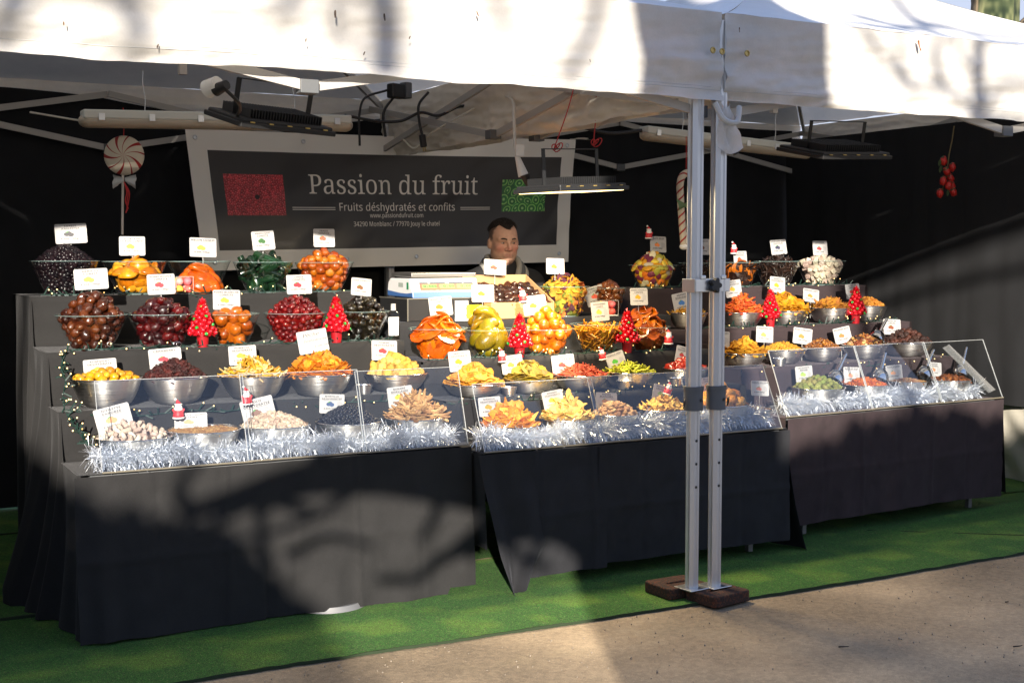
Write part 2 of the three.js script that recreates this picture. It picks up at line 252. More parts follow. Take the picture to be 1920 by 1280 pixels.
// ---------------------------------------------------------------- front posts, with their collars, clamp and cast-iron weights
function postShape(w) {                                            // a hollow six-sided profile with shallow grooves
  const s = new THREE.Shape(), q = w / 2, g = w * 0.05;
  const pts = [[-q, -q * 0.45], [-q * 0.55, -q], [-g * 2, -q], [-g, -q + g], [g, -q + g], [g * 2, -q], [q * 0.55, -q], [q, -q * 0.45], [q - g, -q * 0.1], [q - g, q * 0.1], [q, q * 0.45], [q * 0.55, q], [g * 2, q], [g, q - g], [-g, q - g], [-g * 2, q], [-q * 0.55, q], [-q, q * 0.45], [-q + g, q * 0.1], [-q + g, -q * 0.1]];
  pts.forEach(([x, y], i) => i ? s.lineTo(x, y) : s.moveTo(x, y)); return s;
}
const profile = (w, h) => new THREE.ExtrudeGeometry(postShape(w), { depth: h, bevelEnabled: false }).rotateX(-Math.PI / 2);
function post(x, z, label, side) {
  const p = thing('canopy_post', label, 'post', [x, 0, z], 0.12, 'aluminium posts under the canopies');
  mesh('outer_tube', profile(0.062, 1.62).translate(0, 0.86, 0), MAT.alu, p);
  mesh('inner_tube', profile(0.052, 0.83).translate(0, 0.055, 0), MAT.alu, p);
  mesh('foot_plate', box(0.11, 0.006, 0.11, 0, 0.058, 0), MAT.zinc, p);
  const col = mesh('collar', new THREE.CylinderGeometry(0.042, 0.042, 0.09, 20).translate(0, 0.875, 0), MAT.greyPlastic, p);
  mesh('collar_lip', new THREE.CylinderGeometry(0.045, 0.045, 0.016, 20).translate(0, 0.925, 0), MAT.greyPlastic, col);
  mesh('pin', new THREE.CylinderGeometry(0.007, 0.007, 0.09, 10).rotateX(Math.PI / 2).translate(0.005, 0.875, 0), MAT.blackPlastic, col);
  mesh('pull_ring', moved(new THREE.TorusGeometry(0.018, 0.003, 6, 18), side * 0.062, 0.862, 0.01, 0.3, 0.9, 0), MAT.blackPlastic, col);
  for (const y of [0.70, 0.60, 0.50]) mesh('adjusting_hole', new THREE.CylinderGeometry(0.006, 0.006, 0.003, 12).rotateX(Math.PI / 2).translate(-0.004, y, 0.0262), MAT.blackPlastic, p);
  return p;
}
post(-0.045, 0.075, 'grey aluminium post beside the candy cane, standing on iron weight', -1);
post(0.065, 0.09, 'grey aluminium post with fabric tie at its top, on iron weight', 1);
const back = thing('canopy_post', 'aluminium rear post behind the printed banner', 'post', [0.02, 0, -3.36], 0, 'aluminium posts under the canopies'); mesh('outer_tube', profile(0.062, 2.45), MAT.alu, back);
for (const [x, z, l] of [[-3.5, 0.03, 'front'], [3.56, 0.03, 'outer']]) { const p = thing('canopy_post', `aluminium ${l === 'front' ? 'corner post at the open end of the banner canopy' : 'corner post beside the pale tarpaulin'}`, 'post', [x, 0, z], 0, 'aluminium posts under the canopies'); mesh('outer_tube', profile(0.062, 2.45), MAT.alu, p); }
const clamp = thing('post_clamp', 'galvanised clamp with black star knob joining the two posts', 'clamp', [0.01, 1.365, 0.085], 0.12);
mesh('bracket', merge([box(0.20, 0.055, 0.005, 0, 0, 0.040), box(0.20, 0.055, 0.005, 0, 0, -0.040), box(0.006, 0.055, 0.08, -0.1, 0, 0), box(0.006, 0.055, 0.08, 0.1, 0, 0), box(0.03, 0.018, 0.01, -0.06, 0.034, 0.042), box(0.03, 0.018, 0.01, 0.06, 0.034, 0.042)]), MAT.zinc, clamp);
mesh('star_knob', (() => { const s = new THREE.Shape(); for (let i = 0; i <= 40; i++) { const a = i / 40 * 6.2832, r = 0.024 + 0.006 * Math.cos(a * 5); i ? s.lineTo(Math.cos(a) * r, Math.sin(a) * r) : s.moveTo(Math.cos(a) * r, Math.sin(a) * r); } return new THREE.ExtrudeGeometry(s, { depth: 0.018, bevelEnabled: true, bevelSize: 0.003, bevelThickness: 0.003, bevelSegments: 2 }).translate(0, 0, 0.045); })(), MAT.blackPlastic, clamp);
function weight(x, y, z, turn, label) {
  const s = new THREE.Shape(), w = 0.105, d = 0.088, r = 0.018; s.moveTo(-w + r, -d); s.lineTo(w - r, -d); s.quadraticCurveTo(w, -d, w, -d + r); s.lineTo(w, d - r); s.quadraticCurveTo(w, d, w - r, d); s.lineTo(-w + r, d); s.quadraticCurveTo(-w, d, -w, d - r); s.lineTo(-w, -d + r); s.quadraticCurveTo(-w, -d, -w + r, -d);
  const h = new THREE.Path(); h.moveTo(-0.052, -0.016); h.lineTo(0.052, -0.016); h.quadraticCurveTo(0.068, 0, 0.052, 0.016); h.lineTo(-0.052, 0.016); h.quadraticCurveTo(-0.068, 0, -0.052, -0.016); s.holes.push(h);
  const g = new THREE.ExtrudeGeometry(s, { depth: 0.036, bevelEnabled: true, bevelSize: 0.006, bevelThickness: 0.006, bevelSegments: 3, curveSegments: 8 }).rotateX(-Math.PI / 2).translate(0, 0.006, 0);
  const o = thing('iron_weight', label, 'weight', [x, y, z], turn, 'cast iron weights at the posts');
  mesh('block', g, MAT.rust, o); mesh('handle_bar', new THREE.CylinderGeometry(0.008, 0.008, 0.13, 10).rotateZ(Math.PI / 2).translate(0, 0.030, 0), MAT.rust, o); return o;
}
weight(-0.05, 0.012, -0.03, 0.05, 'rusty slotted iron weight on the green carpet behind the posts');
weight(0.045, 0.006, 0.14, 0.16, 'rusty slotted iron weight under the post feet on carpet edge');

// ---------------------------------------------------------------- black curtains, tarpaulin
const curtainFold = (s, y, sd) => 0.06 * N(s * 1.7, y * 0.35, sd) + 0.02 * N(s * 4.5, y * 0.5, sd + 2) + 0.008 * N(s * 9, y * 1.2, sd);
const curtain = (name, len, h, sd, label) => tag(mesh(name, grid(180, 40, (u, v) => [u * len, (h - (len > 6 ? 0.15 * Math.exp(-(((u * len - 2.75) / 0.9) ** 2)) : 0)) * (1 - v), curtainFold(u * len, h * v, sd)], len, h), MAT.curtain), label, 'curtain', 'black curtains around the stall');
curtain('black_curtain', 7.0, 2.44, 3, 'black curtain hung across the back behind the banner').position.set(-3.5, 0.02, -3.46);
const sideC = curtain('black_curtain', 3.5, 1.86, 8, 'black curtain hung down the side beside the hanging strawberries'); sideC.position.set(3.46, 0.52, -3.44); sideC.rotation.y = -Math.PI / 2;
sideC.geometry.translate(0, 0, 0);
const addedSideL = curtain('black_curtain', 3.3, 2.4, 12, 'added unseen black curtain darkening the open end of the banner canopy'); addedSideL.position.set(-3.54, 0.02, -3.4); addedSideL.rotation.y = -Math.PI / 2;  // out of view, added to keep the stall interior dark
const tarp = tag(mesh('tarpaulin', grid(90, 30, (u, v) => { const s = u * 3.3, y = 0.75 * (1 - v); return [s, y, 0.05 * N(s * 2, y * 2, 4) + 0.03 * N(s * 5 + y * 4, y * 3, 9) - 0.05 * v * v]; }, 3.3, 0.75), phy(lin(0.78, 0.74, 0.63), 0.6, { map: sized(canvasMap, 1.1), side: THREE.DoubleSide })), 'creased pale tarpaulin along the floor beneath the black side curtain', 'tarpaulin');
tarp.position.set(3.52, 0.012, -3.4); tarp.rotation.y = -Math.PI / 2;
// ---------------------------------------------------------------- stepped display tables under dark cloths
// every stand: front-left corner, turn about it, length, tier heights and the depth at which each tier starts, back
const STANDS = [
  { key: 'L', at: [-2.47, -0.52], turn: 0, len: 1.63, Y: [0.655, 0.855, 1.08, 1.305], D: [0, 0.39, 0.66, 1.08, 1.60], mat: MAT.cloth, hem: 0.02, what: 'banner end', shade: 'charcoal' },
  { key: 'M', at: [-0.80, -0.42], turn: 0, len: 1.70, Y: [0.63, 0.82, 0.985, 1.155], D: [0, 0.38, 0.63, 1.00, 1.62], mat: MAT.clothBlue, hem: 0.07, what: 'weighing scale', shade: 'blue black' },
  { key: 'R', at: [1.04, -0.595], turn: 0.065, len: 1.72, Y: [0.655, 0.88, 1.075, 1.295], D: [0, 0.335, 0.675, 1.045, 1.58], mat: MAT.clothPlum, hem: 0.09, what: 'candy cane end', shade: 'plum black' },
];
const legMat = std(lin(0.20, 0.20, 0.20), 0.5, { metalness: 0.4 });
for (const s of STANDS) {
  const table = thing('stepped_table', `stepped display table hidden under ${s.shade} cloth`, 'table', [s.at[0], 0, s.at[1]], s.turn, 'stepped tables of the stall');
  for (let k = 0; k < 4; k++) mesh('tier_board', box(s.len - 0.06, 0.03, s.D[k + 1] - s.D[k] - 0.03, s.len / 2, s.Y[k] - 0.022, -(s.D[k] + s.D[k + 1]) / 2 - 0.01), MAT.greyPlastic, table);
  for (const x of [0.22, s.len - 0.16]) for (const z of [-0.09, -s.D[4] + 0.06]) mesh('leg', box(0.03, (z < -0.5 ? s.Y[3] : s.Y[0]) - 0.05, 0.03, x, ((z < -0.5 ? s.Y[3] : s.Y[0]) - 0.05) / 2 + 0.012, z), legMat, table);
  const cloth = thing('display_cloth', `${s.shade} cloth draped in steps over the ${s.what} table`, 'cloth', [s.at[0], 0, s.at[1]], s.turn, 'dark cloths over the stepped tables');
  const prof = []; for (let k = 0; k < 4; k++) { prof.push([-s.D[k], s.Y[k]]); prof.push([-s.D[k + 1] + 0.004, s.Y[k]]); } prof.push([-s.D[4], s.Y[3] - 0.5]);
  const P = []; for (let i = 0; i < prof.length - 1; i++) { const [a, b] = prof[i], [c, d] = prof[i + 1], n = Math.max(3, Math.round(Math.hypot(c - a, d - b) / 0.03)); for (let j = 0; j < n; j++) P.push([a + (c - a) * j / n, b + (d - b) * j / n, i % 2]); } P.push([...prof[prof.length - 1], 1]);
  const sd = s.at[0] * 3;
  mesh('tier_cover', grid(120, P.length - 1, (u, v) => { const q = P[Math.round(v * (P.length - 1))], x = u * s.len, f = 0.006 * N(x * 4, q[0] * 5, q[1] * 5 + sd) + 0.003 * N(x * 13, q[0] * 9 + sd, q[1] * 9); return [x + (s.key === 'R' && q[1] > 1 ? -0.28 * (1 - u) : 0) - (s.key === 'L' && u === 0 ? 0.02 : 0), q[1] + (q[2] ? 0 : f * 0.5), q[0] + (q[2] ? f * 1.6 : 0) - (u === 1 && s.key === 'R' ? 0.02 : 0)]; }, s.len, 3), s.mat, cloth);
  // front skirt
  const crease = (x, v) => [0.27, 0.55, 0.83, 1.11, 1.4].reduce((a, c, i) => a + (i % 2 ? 1 : -0.6) * 0.007 * Math.exp(-(((x - c - 0.01 * N(v * 3, c)) / 0.011) ** 2)), 0) + 0.005 * Math.exp(-(((v - 0.52 - 0.01 * N(x * 4, sd)) / 0.02) ** 2)) + 0.010 * v * Math.max(0, N(x * 2.2 + v * 1.3, v * 1.6, sd + 2));
  const skirt = (x0, x1, hem, off, fold, extra = () => [0, 0]) => grid(Math.round((x1 - x0) * 90), 40, (u, v) => {
    const x = x0 + (x1 - x0) * u, [dz, dh] = extra(x, v), y = s.Y[0] - 0.004 - (s.Y[0] - hem - dh - 0.01 * N(x * 3, sd)) * v;
    return [x, y, off + 0.006 + v * (fold * N(x * 3.2, sd, v * 0.6) + fold * 0.6 * N(x * 7, sd + 4, v)) + 0.006 * N(x * 9 + v * 3, v * 5, sd) + 0.003 * N(x * 26, v * 12, sd) + 0.012 * v * Math.pow(Math.abs(N(x * 5 + 0.6 * v, sd + 9)), 2) * 6 + crease(x, v) + dz + (v > 0.955 && v < 0.975 ? 0.003 : 0)];
  }, x1 - x0, s.Y[0]);
  if (s.key === 'L') mesh('front_skirt', skirt(-0.035, s.len + 0.02, s.hem, 0.012, 0.035, (x, v) => [0.03 * Math.exp(-((x - 0.06) ** 2) / 0.002) * v + 0.045 * v * v * (x < 0.7 ? 1 : 0.6), x > 1.52 ? 0.03 : 0]), s.mat, cloth);
  if (s.key === 'M') {
    mesh('front_skirt', skirt(0.16, 0.62, s.hem, 0.008, 0.03, (x, v) => [0.02 * v, 0]), s.mat, cloth);
    mesh('front_skirt', skirt(0.58, s.len, 0.085, 0.016, 0.02), s.mat, cloth);
    mesh('hanging_corner', grid(24, 40, (u, v) => { const w = 0.27 - 0.19 * Math.max(0, v - 0.72) / 0.28, x = -0.015 + 0.11 * v + (u - 0.08) * w, y = 0.627 - (0.615 - 0.10 * Math.max(0, u - 0.45)) * v; return [x, y, 0.016 + 0.07 * v * v + 0.035 * v * Math.cos(u * 9) + 0.012 * N(u * 4, v * 3)]; }, 0.22, 0.62), s.mat, cloth);
    mesh('side_drape', grid(26, 34, (u, v) => { const z = -u * 0.62; return [s.len + 0.004 + 0.11 * v * v * (1 - 0.6 * u) + 0.03 * v * Math.sin(u * 17), 0.627 - (0.62 - 0.02 * u) * v + (u > 0.5 ? 0.19 * (1 - v) : 0), z + 0.03 * v * Math.cos(u * 8)]; }, 0.6, 0.62), s.mat, cloth);
  }
  if (s.key === 'R') {
    mesh('front_skirt', skirt(0, s.len, s.hem, 0.008, 0.022, (x, v) => [0, 0.012 * Math.sin(x * 2)]), s.mat, cloth);
    mesh('side_drape', grid(60, 30, (u, v) => { const z = -u * s.D[4], k = u * s.D[4], top = k < s.D[1] ? s.Y[0] : k < s.D[2] ? s.Y[1] : k < s.D[3] ? s.Y[2] : s.Y[3]; return [s.len + 0.01 + 0.05 * v + 0.03 * v * Math.sin(u * 30), top - (top - 0.09) * v, z]; }, 1.5, 1), s.mat, cloth);
  }
  if (s.key === 'L') mesh('side_drape', grid(220, 60, (u, v) => {           // the open end: the cloth falls in folds to the floor and flares
    const k = u * s.D[4], z = -k, sm = (e) => 1 / (1 + Math.exp(-(k - e) * 170)), top = s.Y[0] + (s.Y[1] - s.Y[0]) * sm(s.D[1]) + (s.Y[2] - s.Y[1]) * sm(s.D[2]) + (s.Y[3] - s.Y[2]) * sm(s.D[3]);
    const y = top - (top - 0.015) * v, d = (top - y);
    const near = Math.min(1, k * 9), fold = near * 0.022 * Math.sin(k * 34 + 2.2 * N(k * 3, 1) + d * 0.8) * Math.min(1, d * 2.2) * (0.5 + 0.8 * Math.abs(N(k * 4, 3))) + 0.05 * d * N(k * 2.3, d * 0.5, 4);
    const flare = 0.20 * Math.pow(Math.min(1, d), 2) * Math.exp(-((k - 0.62) ** 2) / 0.16);
    return [-0.012 - fold - flare, y, 0.016 + z + 0.02 * N(k * 5, d * 3, 2) * d];
  }, 1.6, 1.2), s.mat, cloth);
  if (s.key !== 'L') mesh('side_drape', grid(60, 10, (u, v) => { const k = u * s.D[4], top = k < s.D[1] ? s.Y[0] : k < s.D[2] ? s.Y[1] : k < s.D[3] ? s.Y[2] : s.Y[3]; return [-0.004 - (s.key === 'R' && top > 1 ? 0.26 : 0) + 0.02 * v + 0.01 * Math.sin(u * 40) * v, top - (top - 0.2) * v, -k]; }, 1.5, 1), s.mat, cloth);
}
const feet = thing('base_weight', 'round pale grey base plate showing beneath the charcoal skirt', 'base', [-1.46, 0.012, -0.60]); mesh('plate', new THREE.CylinderGeometry(0.16, 0.17, 0.022, 40).translate(0, 0.011, 0), legMat, feet);

// ---------------------------------------------------------------- acrylic sneeze guards, leaning back along the table fronts
function guard(s, x0, x1, y, h, lean, label) {
  const t = thing('acrylic_guard', label, 'guard', [s.at[0], 0, s.at[1]], s.turn, 'clear acrylic guards along the table fronts');
  const g = new THREE.Group(); g.name = 'panel'; g.position.set((x0 + x1) / 2, y, 0.006); g.rotation.x = -lean; t.add(g);
  const w = x1 - x0;
  mesh('pane', new THREE.BoxGeometry(w, h, 0.004).translate(0, h / 2, 0), MAT.acrylic, g);
  mesh('edge', merge([bar(V(-w / 2, 0, 0), V(-w / 2, h, 0), 0.002, 0.0046), bar(V(w / 2, 0, 0), V(w / 2, h, 0), 0.002, 0.0046), bar(V(-w / 2, h + 0.0005, 0), V(w / 2, h + 0.0005, 0), 0.0046, 0.002)]), MAT.acrylicEdge, g);
  mesh('foot_strip', new THREE.BoxGeometry(w, 0.006, 0.012).translate(0, -0.003, 0.003), std(lin(0.16, 0.14, 0.10), 0.3), g);
}
const [SL, SM, SR] = STANDS;
guard(SL, 0.07, 0.66, 0.662, 0.36, 0.33, 'clear acrylic guard in front of the pale coated nuts');
guard(SL, 0.645, 1.16, 0.664, 0.355, 0.30, 'clear acrylic guard in front of the coconut and blueberries');
guard(SL, 1.15, 1.64, 0.662, 0.35, 0.31, 'clear acrylic guard in front of the tan dried bananas');
guard(SM, 0.0, 0.62, 0.637, 0.31, 0.40, 'clear acrylic guard in front of the dried mango strips');
guard(SM, 0.60, 1.16, 0.639, 0.315, 0.41, 'clear acrylic guard in front of the crystallised pale ginger');
guard(SM, 1.14, 1.66, 0.637, 0.34, 0.47, 'clear acrylic guard behind the two aluminium posts');
guard(SR, 0.0, 0.64, 0.662, 0.36, 0.41, 'clear acrylic guard in front of the green coated nuts');
guard(SR, 0.63, 1.2, 0.664, 0.36, 0.41, 'clear acrylic guard in front of the orange berries');
guard(SR, 1.19, 1.72, 0.662, 0.36, 0.42, 'clear acrylic guard with cellophane tape beside the side curtain');
tag(mesh('packing_tape', grid(8, 20, (u, v) => [2.42 + 0.034 * (u - 0.5) + 0.26 * v, 0.955 - 0.265 * v + 0.02 * u, -0.835 + 0.115 * v + 0.02 * u + 0.003 * N(u * 5, v * 6)]), phy(lin(0.9, 0.9, 0.88), 0.2, { transmission: 0.88, thickness: 0, side: THREE.DoubleSide })), 'strip of clear packing tape stuck slantwise across acrylic guard', 'tape');

// ---------------------------------------------------------------- silver tinsel garlands
const tinselMats = std(lin(0.80, 0.83, 0.88), 0.27, { metalness: 0.84, side: THREE.DoubleSide });
function garland(pts, per, label) {
  const t = thing('tinsel_garland', label, 'tinsel', [0, 0, 0], 0, 'silver tinsel along the table fronts');
  const c = new THREE.CatmullRomCurve3(pts.map((p) => V(...p))), L = c.getLength();
  mesh('core', new THREE.TubeGeometry(c, 80, 0.006, 5), tinselMats, t);
  const n = Math.round(L * per), p = [], ix = [], q = new THREE.Quaternion();
  for (let i = 0; i < n; i++) {
    const f = i / n, o = c.getPointAt(f), tan = c.getTangentAt(f), a = rnd() * 6.2832, d = V(0, Math.cos(a), Math.sin(a)); d.addScaledVector(tan, rr(-0.5, 0.5)).normalize();
    const len = rr(0.042, 0.086) * (0.85 + 0.3 * N(f * L * 6, 2)), w = rr(0.0011, 0.0028), s = V(rr(-1, 1), rr(-1, 1), rr(-1, 1)).cross(d).normalize(), bend = V(rr(-1, 1), rr(-1.2, 0.4), rr(-1, 1)).multiplyScalar(len * 0.45), b = p.length / 3;
    for (let k = 0; k < 3; k++) { const m = o.clone().addScaledVector(d, len * k / 2).addScaledVector(bend, (k / 2) ** 2), ww = w * (1 - 0.2 * k), tw = s.clone().applyAxisAngle(d, k * 0.7); p.push(m.x - tw.x * ww, m.y - tw.y * ww, m.z - tw.z * ww, m.x + tw.x * ww, m.y + tw.y * ww, m.z + tw.z * ww); }
    ix.push(b, b + 1, b + 2, b + 1, b + 3, b + 2, b + 2, b + 3, b + 4, b + 3, b + 5, b + 4);
  }
  const g = new THREE.BufferGeometry(); g.setAttribute('position', new THREE.Float32BufferAttribute(p, 3)); g.setIndex(ix);
  const flat = g.toNonIndexed(); flat.computeVertexNormals();
  tag(mesh('strands', flat, tinselMats, t), null, null, null, 'stuff');
}
const wavy = (a, b, n, amp) => Array.from({ length: n + 1 }, (_, i) => { const f = i / n; return [a[0] + (b[0] - a[0]) * f, a[1] + (b[1] - a[1]) * f + amp * N(f * 7, a[0]), a[2] + (b[2] - a[2]) * f + amp * N(f * 5, 3, a[0])]; });
garland(wavy([-2.43, 0.715, -0.60], [-0.86, 0.70, -0.605], 14, 0.03), 4600, 'silver tinsel garland along the charcoal table front');
garland(wavy([-0.80, 0.685, -0.50], [0.88, 0.690, -0.53], 16, 0.035), 4600, 'silver tinsel garland along the blue black table front, crossed by posts');
garland(wavy([1.08, 0.715, -0.695], [2.66, 0.70, -0.80], 14, 0.025), 4600, 'silver tinsel garland along the plum black table front');
// ---------------------------------------------------------------- shapes of fruit, unit size
const sph = (w = 14, h = 10) => new THREE.SphereGeometry(1, w, h);
const lumpy = (sd, amp, fr, sx = 1, sy = 1, sz = 1) => soft(sph(), (v) => { const k = 1 + amp * N(v.x * fr + sd, v.y * fr, v.z * fr); v.multiplyScalar(k); v.set(v.x * sx, v.y * sy, v.z * sz); });
const sheet = (sd, rx, rz, thick, bendA, bendB, rim = 0.18) => soft(new THREE.CylinderGeometry(1, 0.97, 1, 18, 2), (v) => {   // a bent, uneven slice
  const a = Math.atan2(v.z, v.x), e = 1 + rim * N(Math.cos(a) * 1.6 + sd, Math.sin(a) * 1.6, sd) + rim * 0.5 * N(Math.cos(a) * 4, Math.sin(a) * 4 + sd, 2);
  v.x *= rx * e; v.z *= rz * e; v.y = v.y * thick + bendA * v.x * v.x + bendB * v.z * v.z + 0.10 * N(v.x * 2 + sd, v.z * 2, 5); });
const strap = (sd, L, w, t, bend, twist) => soft(new THREE.BoxGeometry(2, 1, 1, 8, 1, 2), (v) => {
  const f = v.x, tp = 1 - 0.45 * f * f + 0.25 * N(f * 2, sd), a = twist * f, y = v.y * t * tp, z = v.z * w * tp; v.set(f * L, y * Math.cos(a) - z * Math.sin(a) + bend * f * f + 0.1 * N(f * 2 + sd, 3), y * Math.sin(a) + z * Math.cos(a) + 0.15 * N(f * 1.5, sd, 8)); });
function cap(sd, open, th, sx = 1, sz = 1) {                       // a thick curved piece of rind: outer and inner cap joined round the lip
  const n = 18, m = 6, p = [], ix = [], put = (t, r, a) => { const w = open * (1 + 0.16 * N(Math.cos(a) * 1.4 + sd, Math.sin(a) * 1.4)); p.push(Math.sin(t * w) * Math.cos(a) * r * sx, Math.cos(t * w) * r - Math.cos(open * 0.5), Math.sin(t * w) * Math.sin(a) * r * sz); };
  for (let l = 0; l < 2; l++) for (let j = 0; j <= m; j++) for (let i = 0; i < n; i++) put(j / m, l ? 1 - th : 1, i / n * 6.2832);
  const at = (l, j, i) => l * (m + 1) * n + j * n + (i % n);
  for (let j = 0; j < m; j++) for (let i = 0; i < n; i++) { ix.push(at(0, j, i), at(0, j + 1, i + 1), at(0, j + 1, i), at(0, j, i), at(0, j, i + 1), at(0, j + 1, i + 1)); ix.push(at(1, j, i), at(1, j + 1, i), at(1, j + 1, i + 1), at(1, j, i), at(1, j + 1, i + 1), at(1, j, i + 1)); }
  for (let i = 0; i < n; i++) ix.push(at(0, m, i), at(0, m, i + 1), at(1, m, i + 1), at(0, m, i), at(1, m, i + 1), at(1, m, i));
  const g = new THREE.BufferGeometry(); g.setAttribute('position', new THREE.Float32BufferAttribute(p, 3)); g.setAttribute('uv', new THREE.Float32BufferAttribute(p.flatMap((q, i) => i % 3 ? [] : [0.5 + 0.42 * p[i] + 0.13 * p[i + 2], 0.5 + 0.42 * p[i + 1] + 0.3 * p[i + 2]]), 2)); g.setIndex(ix); g.computeVertexNormals(); return g;
}
const ring = () => { const g = new THREE.LatheGeometry([[0.55, -1], [0.75, -1.02], [0.8, 0], [0.75, 1.02], [0.55, 1], [0.56, 0], [0.55, -1]].map(([x, y]) => new THREE.Vector2(x * 0.5, y)), 14); return g.rotateZ(Math.PI / 2); };
const cashew = (sd) => soft(new THREE.CapsuleGeometry(0.42, 1.1, 4, 8), (v) => { const f = v.y; v.x += 0.35 * f * f; v.multiplyScalar(1 + 0.12 * N(v.x * 3 + sd, v.y * 3, v.z * 3)); });
const GEO = {
  ball: [1, 2, 3, 51].map((s) => lumpy(s, 0.16, 1.7)), plum: [4, 5, 6, 52].map((s) => lumpy(s, 0.24, 2.0, 0.92, 1.14, 0.92)), wrinkled: [7, 8, 9].map((s) => lumpy(s, 0.28, 3.2, 0.95, 1.0, 0.95)), date: [10, 11, 12].map((s) => lumpy(s, 0.22, 3, 1.5, 0.8, 0.85)),
  berry: [13, 14].map((s) => soft(new THREE.IcosahedronGeometry(1, 1), (v) => { v.multiplyScalar(1 + 0.18 * N(v.x * 2 + s, v.y * 2, v.z * 2)); })), raisin: [15, 16, 17].map((s) => soft(new THREE.IcosahedronGeometry(1, 1), (v) => { v.multiplyScalar(1 + 0.6 * N(v.x * 2 + s, v.y * 2, v.z * 2)); v.x *= 1.3; v.y *= 0.6; })),
  candy: [18, 19, 20].map((s) => lumpy(s, 0.14, 1.5, 1.35, 0.42, 0.92)), slice: [21, 22, 23].map((s, i) => sheet(s, 1, 1, 0.16, [0.25, -0.2, 0.1][i], [0.05, 0.2, -0.25][i], 0.10)), flake: [24, 25, 26, 27].map((s, i) => sheet(s, 1.15, 0.75, 0.09, [0.35, -0.3, 0.15, 0.5][i], [0.3, 0.35, -0.4, -0.2][i], 0.4)),
  strip: [28, 29, 30, 31].map((s, i) => strap(s, 1.25, 0.42, 0.22, [0.3, -0.25, 0.5, 0.1][i], [0.6, -0.8, 1.2, 0.2][i])), stick: [32, 33, 34].map((s, i) => strap(s, 1.3, 0.24, 0.20, [0.1, -0.1, 0.2][i], 0.3)), chunk: [35, 36, 37].map((s) => soft(new THREE.BoxGeometry(1.4, 1.1, 1.3, 3, 3, 3), (v) => { v.multiplyScalar(0.55 + 0.45 / Math.max(0.6, v.length())).multiplyScalar(1 + 0.4 * N(v.x * 1.6 + s, v.y * 1.6, v.z * 1.6)); })),
  cube: [38, 39].map((s) => soft(new RoundedBoxGeometry(1.5, 1.3, 1.45, 2, 0.16), (v) => { v.multiplyScalar(1 + 0.08 * N(v.x + s, v.y, v.z)); })), rind: [40, 41, 42].map((s, i) => cap(s, [1.05, 0.9, 1.2][i], 0.22, 1, [1, 0.75, 0.85][i])), half: [43, 44].map((s) => cap(s, 1.35, 0.30, 1.15, 0.85)), tube: [ring()], nut: [45, 46].map(cashew),
};
